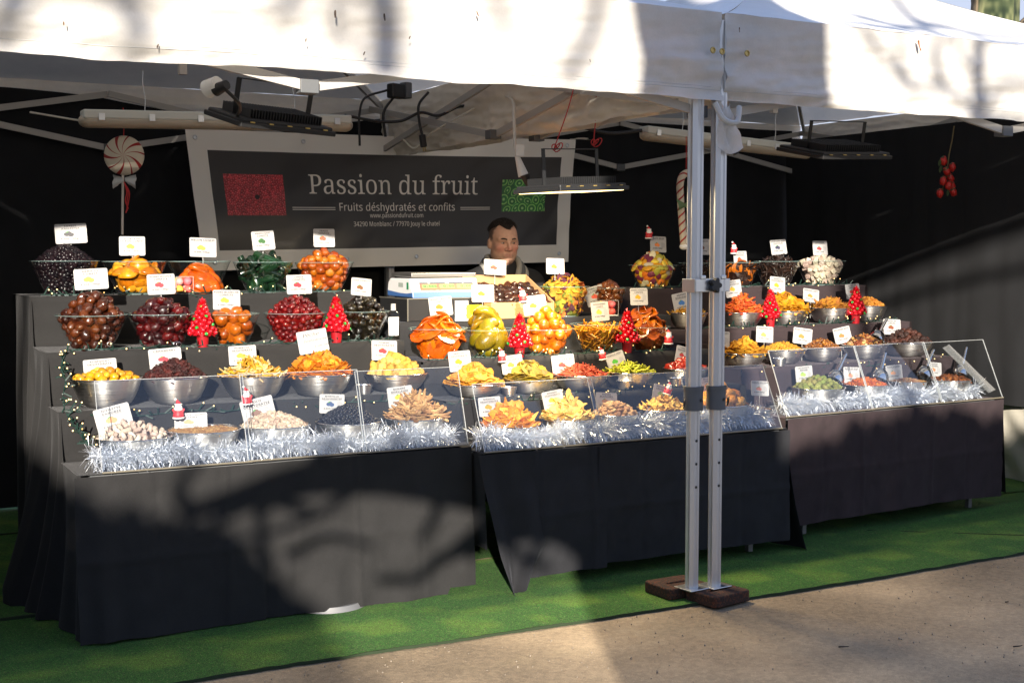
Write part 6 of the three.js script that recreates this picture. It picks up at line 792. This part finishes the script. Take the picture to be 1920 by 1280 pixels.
const person = (() => {
  const skull = (x, y, z) => ell(x, y, z, [0, 1.640, -0.012], [0.083, 0.095, 0.100]);
  const headF = (x, y, z) => {                                     // facing +z, y from the floor
    const ax = Math.abs(x); let d = skull(x, y, z);
    d = smin(d, ell(x, y, z, [0, 1.565, 0.026], [0.070, 0.088, 0.068]), 0.04); d = smin(d, ell(ax, y, z, [0.040, 1.532, 0.016], [0.034, 0.042, 0.044]), 0.03); d = smin(d, ell(x, y, z, [0, 1.494, 0.058], [0.034, 0.024, 0.030]), 0.03);
    d = smin(d, capsule(ax, y, z, [0.012, 1.628, 0.090], [0.052, 1.630, 0.070], 0.011, 0.010), 0.016); d = smin(d, ell(ax, y, z, [0.046, 1.578, 0.064], [0.022, 0.016, 0.018]), 0.022);
    d = -smin(-d, ell(ax, y, z, [0.033, 1.607, 0.105], [0.018, 0.009, 0.022]), 0.010);
    d = smin(d, capsule(x, y, z, [0, 1.612, 0.094], [0, 1.572, 0.116], 0.0085, 0.012), 0.010); d = smin(d, ell(ax, y, z, [0.014, 1.569, 0.098], [0.011, 0.010, 0.014]), 0.008);
    d = smin(d, capsule(x, y, z, [-0.024, 1.537, 0.084], [0.024, 1.537, 0.084], 0.007, 0.007), 0.010); d = smin(d, capsule(x, y, z, [-0.020, 1.524, 0.083], [0.020, 1.524, 0.083], 0.008, 0.008), 0.008); d = -smin(-d, capsule(x, y, z, [-0.026, 1.531, 0.096], [0.026, 1.530, 0.096], 0.003, 0.003), 0.004);
    d = smin(d, ell(ax - 0.30 * (z + 0.01) * 0, y, z, [0.086, 1.592, -0.010], [0.012, 0.034, 0.022]), 0.010);
    return smin(d, capsule(x, y, z, [0, 1.36, -0.035], [0, 1.51, -0.015], 0.070, 0.062), 0.035);
  };
  const hands = (x, y, z) => { const ax = Math.abs(x); let d = capsule(ax, y, z, [0.30, 0.83, 0.05], [0.30, 0.76, 0.07], 0.030, 0.034); for (let k = 0; k < 4; k++) { const o = (k - 1.5) * 0.018; d = smin(d, Math.min(capsule(ax, y, z, [0.30, 0.74, 0.07 + o], [0.296, 0.695 - 0.004 * (k === 1 || k === 2 ? 1 : 0), 0.075 + o], 0.009, 0.0085), capsule(ax, y, z, [0.296, 0.695, 0.075 + o], [0.280, 0.665 - 0.008 * (k === 1 || k === 2 ? 1 : 0), 0.075 + o], 0.0085, 0.0075)), 0.006); } return smin(d, Math.min(capsule(ax, y, z, [0.292, 0.785, 0.09], [0.276, 0.75, 0.118], 0.011, 0.010), capsule(ax, y, z, [0.276, 0.75, 0.118], [0.270, 0.72, 0.118], 0.010, 0.008)), 0.008); };
  const nod = (g) => warp(g, (v) => { const t = Math.max(0, Math.min(1, (v.y - 1.44) / 0.08)), a = 0.13 * t, y = v.y - 1.48, z = v.z, w = -0.04 * t; v.y = 1.48 + y * Math.cos(a) - z * Math.sin(a); v.z = y * Math.sin(a) + z * Math.cos(a); const x = v.x; v.x = x * Math.cos(w) + v.z * Math.sin(w); v.z = -x * Math.sin(w) + v.z * Math.cos(w); });
  const skinGeo = merge([skinOf(headF, [-0.12, 1.36, -0.14], [0.12, 1.76, 0.15], 0.0042), skinOf(hands, [-0.36, 0.64, 0.0], [0.36, 0.88, 0.15], 0.006)]);
  const p = skinGeo.attributes.position, col = new Float32Array(p.count * 3);
  for (let i = 0; i < p.count; i++) { const x = p.getX(i), y = p.getY(i), z = p.getZ(i), ax = Math.abs(x); let c = [0.60, 0.34, 0.235]; const near = (a, b, cc, r) => Math.exp(-((ax - a) ** 2 + (y - b) ** 2 + (z - cc) ** 2) / (r * r));
    const mix = (q, t) => { c = c.map((v, k) => v + (q[k] - v) * Math.min(1, t)); }; if (z > 0) { mix([0.58, 0.23, 0.17], near(0.045, 1.573, 0.08, 0.03)); mix([0.58, 0.21, 0.16], near(0, 1.572, 0.118, 0.018)); const st = Math.max(0, Math.min(1, (1.548 - y) / 0.03)) * Math.max(0, Math.min(1, (y - 1.47) / 0.02)); mix([0.36, 0.225, 0.165], 0.5 * st * (0.8 + 0.6 * N(x * 90, y * 90, z * 90))); mix([0.42, 0.16, 0.13], 0.7 * near(0.008, 1.531, 0.09, 0.014)); }
    { const edge = 0.030 + 0.010 * N(y * 60, x * 40) , side = Math.max(0, Math.min(1, (edge - z) / 0.014)) * Math.max(0, Math.min(1, (y - (z < -0.03 ? 1.53 : 1.600)) / 0.02)) * (ax < 0.0875 || y > 1.63 ? 1 : 0); mix([0.06, 0.042, 0.033], side * (0.82 + 0.35 * N(x * 150, y * 150, z * 150))); } const n = 1 + 0.10 * N(x * 60, y * 60, z * 60); col.set(c.map((v) => v * n), i * 3); }
  skinGeo.setAttribute('color', new THREE.BufferAttribute(col, 3));
  nod(skinGeo);
  const o = mesh('person', skinGeo, phy(0xffffff, 0.55, { vertexColors: true })); tag(o, 'person in dark jacket and grey striped scarf standing behind the dates carton', 'person');
  const hairline = (x, z) => z > 0.03 ? 1.700 - 0.012 * Math.cos(x * 60) : 1.700 + (z - 0.03) * 0.42;
  const hairF = (x, y, z) => Math.max(skull(x, y, z) - 0.005 - 0.004 * N(x * 80, y * 80, z * 80), hairline(x, z) + 0.006 * N(x * 120, z * 120, 4) - y);
    const hairM = std(lin(0.026, 0.019, 0.015), 0.7), hairG = skinOf(hairF, [-0.11, 1.52, -0.14], [0.11, 1.77, 0.12], 0.0045), hs = []; { const hp = hairG.attributes.position, hn = hairG.attributes.normal; for (let i = 0; i < hp.count; i += 2) { if (hn.getY(i) < -0.2) continue; const a = V(hp.getX(i), hp.getY(i), hp.getZ(i)), d = V(hn.getX(i) + rr(-0.5, 0.5), hn.getY(i) + rr(-0.3, 0.5), hn.getZ(i) + rr(-0.2, 0.7)).normalize(); hs.push(bar(a, a.clone().addScaledVector(d, rr(0.007, 0.016)), 0.0014)); } }
  tag(mesh('hair_strands', nod(merge(hs)), hairM, o), null, null, null, 'stuff');
  mesh('hair', nod(hairG), hairM, o);
  mesh('eyebrows', nod(merge([-1, 1].map((s) => taper([[s * 0.014, 1.629, 0.101], [s * 0.034, 1.634, 0.094], [s * 0.056, 1.626, 0.074]], [0.004, 0.005, 0.002], 10, 6)))), std(lin(0.035, 0.024, 0.018), 0.9), o);
  mesh('eyes', nod(merge([-1, 1].map((s) => sph(14, 10).scale(0.0115, 0.0048, 0.009).translate(s * 0.033, 1.606, 0.0825)))), std(lin(0.42, 0.38, 0.34), 0.2), o); mesh('irises', nod(merge([-1, 1].map((s) => sph(10, 8).scale(0.0052, 0.0046, 0.003).translate(s * 0.033 + 0.002, 1.606, 0.0905)))), std(lin(0.03, 0.02, 0.015), 0.2), o);
  const coatF = (x, y, z) => { const ax = Math.abs(x); let d = ell(x, y, z, [0, 1.18, 0], [0.205, 0.27, 0.135]); d = smin(d, ell(x, y, z, [0, 0.98, 0], [0.19, 0.22, 0.14]), 0.08); d = smin(d, capsule(ax, y, z, [0.05, 1.405, -0.02], [0.185, 1.362, -0.015], 0.075, 0.070), 0.06); d = smin(d, capsule(ax, y, z, [0.205, 1.34, -0.01], [0.275, 1.09, -0.01], 0.068, 0.055), 0.04); d = smin(d, capsule(ax, y, z, [0.275, 1.09, -0.01], [0.30, 0.84, 0.045], 0.054, 0.042), 0.03); d = smin(d, capsule(x, y, z, [0, 1.40, -0.03], [0, 1.455, -0.035], 0.090, 0.080), 0.03); return d + 0.006 * N(x * 9, y * 14, z * 9) + 0.003 * N(x * 25, y * 30, z * 20); };
  mesh('jacket', skinOf(coatF, [-0.40, 0.70, -0.22], [0.40, 1.56, 0.22], 0.011), std(lin(0.009, 0.009, 0.010), 0.85), o);
  mesh('trousers', skinOf((x, y, z) => { const ax = Math.abs(x); return smin(capsule(ax, y, z, [0.085, 0.90, 0], [0.10, 0.48, 0.01], 0.105, 0.075), capsule(ax, y, z, [0.10, 0.48, 0.01], [0.105, 0.09, -0.01], 0.075, 0.055), 0.03); }, [-0.25, 0.03, -0.16], [0.25, 1.02, 0.16], 0.014), std(lin(0.02, 0.022, 0.03), 0.85), o);
  mesh('shoes', merge([-1, 1].map((s) => box(0.09, 0.08, 0.26, s * 0.105, 0.04, 0.05, 0.03))), bootM, o);
  const greyA = std(lin(0.30, 0.29, 0.26), 0.95), greyB = std(lin(0.09, 0.095, 0.10), 0.95);
  for (const s of [-1, 1]) for (const [k, m] of [[0, greyA], [1, greyB], [2, greyA]]) mesh('scarf_fold', taper([[s * 0.030, 1.510 - k * 0.012, -0.105 - 0.010 * k], [s * (0.092 + 0.014 * k), 1.505 - k * 0.022, -0.03], [s * (0.090 + 0.016 * k), 1.462 - k * 0.024, 0.045 + 0.012 * k], [s * (0.044 + 0.018 * k), 1.365 - k * 0.03, 0.122 + 0.008 * k], [s * (0.016 + 0.018 * k), 1.18, 0.146 + 0.004 * k]], [0.018, 0.019, 0.019, 0.018, 0.016], 24, 8, 0.15), m, o);
  o.position.set(0.325, 0.012, -2.35); o.rotation.y = -0.10; return o;
})();
person.scale.set(1, 0.972, 1);

// ---------------------------------------------------------------- trees: one behind the stall, those across the path that throw the dappled shade
const barkTex = texture(512, 512, (x, y) => { const a = n16(x, y * 0.35), b = n5(x, y * 0.4), c = n64(x, y), m = n64(x + 200, y + 90); const k = 0.30 + 0.25 * (a - 0.5) + 0.25 * (b - 0.5) + 0.15 * (c - 0.5), g = m > 0.6 ? 0.05 : 0; return [k * 1.12 - g * 0.3, k * 0.98 + g, k * 0.76]; });
const barkBump = texture(256, 256, (x, y) => 0.6 * n16(x * 2, y * 0.7) + 0.4 * n5(x, y), false);
const bark = std(0xffffff, 0.95, { map: barkTex, bumpMap: barkBump, bumpScale: 0.02 });
function limbs(list, start, dir, len, r, depth, up = 0.15, droop = 0) {   // recursive bare branches
  const pts = [start.clone()], n = 4; let p = start.clone(), d = dir.clone().normalize();
  for (let i = 0; i < n; i++) { d.add(V(rr(-0.28, 0.28), rr(-0.2, 0.25) + up * 0.3 - droop, rr(-0.28, 0.28))).normalize(); p = p.clone().addScaledVector(d, len / n); pts.push(p); }
  list.push(taper(pts, [r, r * 0.62], depth > 2 ? 10 : 6, depth > 2 ? 8 : 5, 0.06));
  if (depth <= 0) return; const kids = depth > 2 ? 4 : 3;
  for (let k = 0; k < kids; k++) { const at = pts[Math.min(n, 2 + Math.floor(rnd() * 3))], a = rnd() * 6.2832, q = d.clone().add(V(Math.cos(a), rr(-0.3, 0.6) + up, Math.sin(a)).multiplyScalar(0.95)).normalize(); limbs(list, at, q, len * rr(0.55, 0.78), r * rr(0.42, 0.6), depth - 1, up, droop); }
}
seed = 1234;
const tb = thing('plane_tree', 'mossy brown tree trunk behind the canopy roof', 'tree', [7.1, 0, -4.7]);
mesh('trunk', taper([[0, -0.05, 0], [0.02, 2, 0], [0.05, 4.2, 0], [-0.05, 6.5, 0.05]], [0.36, 0.26, 0.22, 0.18], 40, 20, 0.12), bark, tb);
{ const l = []; limbs(l, V(0.05, 4.1, 0.05), V(1, 0.15, 0.4), 2.2, 0.05, 3, 0.05); limbs(l, V(0.1, 3.6, 0), V(0.9, 0.3, -0.3), 2.0, 0.04, 3, 0.05); limbs(l, V(0, 5, 0), V(-0.6, 0.8, 0.2), 2.5, 0.09, 3); tag(mesh('branches', merge(l), bark, tb), null, null, null, 'stuff'); }
// the old tree beside the photographer: trunk, one low bough, a wide bare crown
const T1 = 6, t1 = thing('plane_tree', 'old broad trunked tree across the path, low bough reaching over', 'tree', [0, 0, 0]);
mesh('trunk', taper([inSun(0.06, -1.72, T1), inSun(0.07, -0.3, T1), inSun(0.10, 1.2, T1), inSun(0.20, 2.1, T1), inSun(0.16, 2.7, T1), inSun(0.1, 3.7, T1), inSun(0.1, 4.7, T1)], [0.57, 0.54, 0.54, 0.46, 0.48, 0.36, 0.26], 46, 24, 0.08), bark, t1);
mesh('low_bough', taper([inSun(-0.2, 0.45, T1), inSun(-0.75, 0.60, T1 + 0.1), inSun(-1.25, 0.71, T1 + 0.2), inSun(-1.75, 0.72, T1 + 0.3), inSun(-2.3, 0.63, T1 + 0.4)], [0.30, 0.19, 0.15, 0.08, 0.03], 30, 12, 0.12), bark, t1);
mesh('low_bough', taper([inSun(-0.35, 0.25, T1), inSun(-0.62, 0.40, T1), inSun(-0.95, 0.40, T1 + 0.1), inSun(-1.22, 0.30, T1 + 0.2)], [0.12, 0.09, 0.07, 0.02], 20, 10, 0.12), bark, t1);
{ const l = []; for (const [a, b, c, r] of [[[-1.9, 0.72], [-2.02, 0.56], [-1.97, 0.36], 0.035], [[-2.1, 0.66], [-2.2, 0.55], [-2.12, 0.42], 0.03], [[-1.55, 0.70], [-1.72, 0.58], [-1.98, 0.50], 0.03], [[-1.2, 0.66], [-1.22, 0.52], [-1.30, 0.40], 0.03], [[-0.95, 0.42], [-0.85, 0.30], [-0.66, 0.20], 0.03], [[-0.75, 0.5], [-0.72, 0.34], [-0.8, 0.2], 0.03], [[-1.35, 0.74], [-1.42, 0.86], [-1.3, 1.0], 0.03], [[-2.2, 0.60], [-2.0, 0.64], [-1.8, 0.58], 0.04], [[-1.9, 0.40], [-1.72, 0.46], [-1.52, 0.40], 0.025], [[-1.75, 0.72], [-1.78, 0.80], [-1.66, 0.90], 0.04], [[-2.3, 0.62], [-2.34, 0.72], [-2.26, 0.84], 0.035], [[-1.0, 0.62], [-0.98, 0.48], [-1.06, 0.30], 0.05], [[-1.2, 0.32], [-1.32, 0.24], [-1.5, 0.26], 0.03]]) l.push(taper([a, b, c].map(([u, v], i) => inSun(u, v, T1 + 0.2 + 0.1 * i)), [r, r * 0.6], 12, 6, 0.1)); tag(mesh('twigs', merge(l), bark, t1), null, null, null, 'stuff'); }
{ const l = []; for (const [u, v, dx, dy, dz, len, r] of [[0.1, 4.2, -0.7, 0.8, -0.2, 3.2, 0.20], [0.15, 4.2, 0.9, 0.7, -0.3, 3.4, 0.18], [0.1, 4.5, 0.2, 1, -0.5, 3.6, 0.2], [0.1, 4.5, 0.5, 1, 0.4, 3.2, 0.16], [0.1, 4.4, 0.9, 0.9, 0.1, 3.6, 0.17]]) limbs(l, inSun(u, v, T1), V(dx, dy, dz), len, r, 4, 0.22); tag(mesh('branches', merge(l), bark, t1), null, null, null, 'stuff'); }
// thin bare trees farther off whose twigs shade the valance
function thinTree(T, trunk, extra, label) { const t = thing('bare_tree', label, 'tree', [0, 0, 0], 0, 'bare young trees across the path'); mesh('trunk', taper(trunk.map(([u, v]) => inSun(u, v, T)), [0.09, 0.07, 0.055, 0.05, 0.03], 36, 10, 0.1), bark, t); const l = extra.map(([pts, r0, r1, dt = 0]) => taper(pts.map(([u, v], i) => inSun(u, v, T + dt + 0.15 * i)), [r0, r1], 18, 7, 0.1)); tag(mesh('branches', merge(l), bark, t), null, null, null, 'stuff'); }
thinTree(9.5, [[1.72, -2.70], [1.74, 0.2], [1.66, 1.6], [1.63, 2.3], [1.74, 3.4]], [[[[1.66, 2.18], [1.9, 2.30], [2.15, 2.24]], 0.035, 0.02], [[[1.64, 2.06], [2.1, 2.04], [2.5, 2.06], [3.2, 2.02]], 0.09, 0.07], [[[1.66, 1.75], [2.3, 1.82], [2.8, 1.76], [3.2, 1.66]], 0.05, 0.03], [[[1.63, 2.1], [1.38, 2.24], [1.2, 2.22], [1.0, 2.38]], 0.03, 0.02], [[[1.2, 2.22], [1.12, 2.36], [1.16, 2.5]], 0.03, 0.015], [[[1.64, 2.3], [1.5, 2.4], [1.48, 2.6]], 0.025, 0.015], [[[1.7, 2.9], [1.3, 2.75], [0.8, 3.0]], 0.035, 0.02], [[[1.72, 3.0], [2.1, 2.8], [2.6, 2.9]], 0.03, 0.02], [[[1.0, 2.38], [0.86, 2.56], [1.1, 2.74]], 0.03, 0.02], [[[1.5, 2.62], [1.25, 2.72], [0.95, 2.66]], 0.04, 0.03], [[[1.9, 2.6], [2.2, 2.66], [2.5, 2.6]], 0.04, 0.03], [[[1.65, 2.5], [1.9, 2.62], [2.0, 2.85]], 0.04, 0.025], [[[1.4, 2.24], [1.34, 2.4], [1.42, 2.5]], 0.035, 0.025], [[[1.2, 2.95], [1.5, 2.85], [1.9, 2.95]], 0.05, 0.03]], 'slender bare tree across the path with level side boughs');
thinTree(10.5, [[-3.6, -3.0], [-3.5, 0.4], [-3.3, 1.9], [-3.0, 2.9], [-2.7, 3.8]], [[[[-3.2, 2.2], [-2.8, 2.36], [-2.4, 2.33], [-2.1, 2.4]], 0.06, 0.03], [[[-2.9, 3.1], [-2.0, 2.75], [-1.52, 2.6], [-1.43, 2.35], [-1.43, 2.12]], 0.08, 0.075], [[[-1.5, 2.55], [-1.2, 2.6], [-0.9, 2.9]], 0.04, 0.02], [[[-2.8, 3.3], [-1.4, 3.0], [-0.55, 2.62], [-0.52, 2.4], [-0.66, 2.14]], 0.05, 0.04], [[[-1.78, 2.7], [-1.76, 2.42], [-1.85, 2.28]], 0.05, 0.035], [[[-2.4, 2.33], [-2.3, 2.2], [-2.4, 2.1]], 0.05, 0.03], [[[-2.75, 2.5], [-2.7, 2.3], [-2.78, 2.14]], 0.06, 0.05], [[[-1.5, 2.5], [-1.62, 2.36], [-1.58, 2.2]], 0.04, 0.03], [[[-0.9, 2.75], [-0.98, 2.5], [-0.92, 2.3]], 0.035, 0.025], [[[-2.0, 2.75], [-1.0, 2.85], [-0.3, 2.7]], 0.03, 0.02]], 'slender leaning bare tree across the path with hanging boughs');
// evergreen shrubs that keep the low parts in shade
const leafGeo = (() => { const g = grid(2, 4, (u, v) => [(u - 0.5) * 0.075 * Math.sin(Math.PI * Math.min(0.97, 0.06 + v * 0.92)), v * 0.15 - 0.075, 0.02 * (u - 0.5) ** 2 * 4 + 0.012 * Math.sin(v * 3)]); return g; })();
const leafMat = phy(lin(0.035, 0.075, 0.022), 1, { transmission: 0.15, thickness: 0, side: THREE.DoubleSide });
function shrub(T, top, n, label) {                                  // top: outline [u, v] that the foliage fills down to the ground
  const us = top.map((q) => q[0]), u0 = us[0], u1 = us[us.length - 1], vTop = (u) => { for (let i = 0; i < top.length - 1; i++) if (u <= top[i + 1][0]) { const f = (u - top[i][0]) / (top[i + 1][0] - top[i][0]); return top[i][1] + (top[i + 1][1] - top[i][1]) * f; } return top[top.length - 1][1]; };
  const t = thing('laurel_shrub', label, 'shrub', [0, 0, 0], 0, 'evergreen shrubs across the path'), list = [], ground = -SUN_DY * T;
  for (let k = 0; k < 7; k++) { const u = u0 + (u1 - u0) * (k + 0.5) / 7; mesh('stem', taper([inSun(u, ground, T), inSun(u + rr(-0.1, 0.1), (ground + vTop(u)) / 2, T), inSun(u + rr(-0.2, 0.2), vTop(u) - 0.1, T)], [0.05, 0.035, 0.012], 12, 6), bark, t); }
  const im = new THREE.InstancedMesh(leafGeo, leafMat, n), m = new THREE.Matrix4(), q = new THREE.Quaternion(); im.castShadow = im.receiveShadow = true;
  for (let i = 0; i < n; i++) { const u = rr(u0, u1), vt = vTop(u) + 0.05 * N(u * 7, 3) + 0.04 * N(u * 19, 8), f = rnd(), v = vt - (vt - ground - 0.15) * f, p = inSun(u, v, T + rr(-0.55, 0.55) * Math.min(1, 0.25 + f * 3)); p.y = Math.max(0.05, Math.min(p.y, vt + SUN_DY * T + 0.02)); q.setFromEuler(new THREE.Euler(rr(0, 6.28), rr(0, 6.28), rr(0, 6.28))); const s = rr(0.75, 1.25); im.setMatrixAt(i, m.compose(p, q, V(s, s, s))); }
  im.name = 'foliage'; im.userData.kind = 'stuff'; t.add(im);
}
shrub(9, [[-4.6, 1.35], [-3.45, 1.14], [-3.02, 0.90], [-2.64, 0.64], [-2.30, 0.59], [-2.10, 0.48], [-1.98, 0.32], [-1.80, 0.14], [-1.66, 0.0], [-1.42, -0.18], [-1.15, -0.45]], 15000, 'tall sloping laurel shrub across the path');
shrub(9, [[-0.3, 0.05], [0.3, 0.40], [0.75, 0.60], [1.2, 0.72], [1.65, 0.80], [2.2, 0.76], [2.85, 0.66], [3.6, 0.60], [4.4, 0.45]], 19000, 'long laurel shrub across the path');

renderer.render(scene, camera);
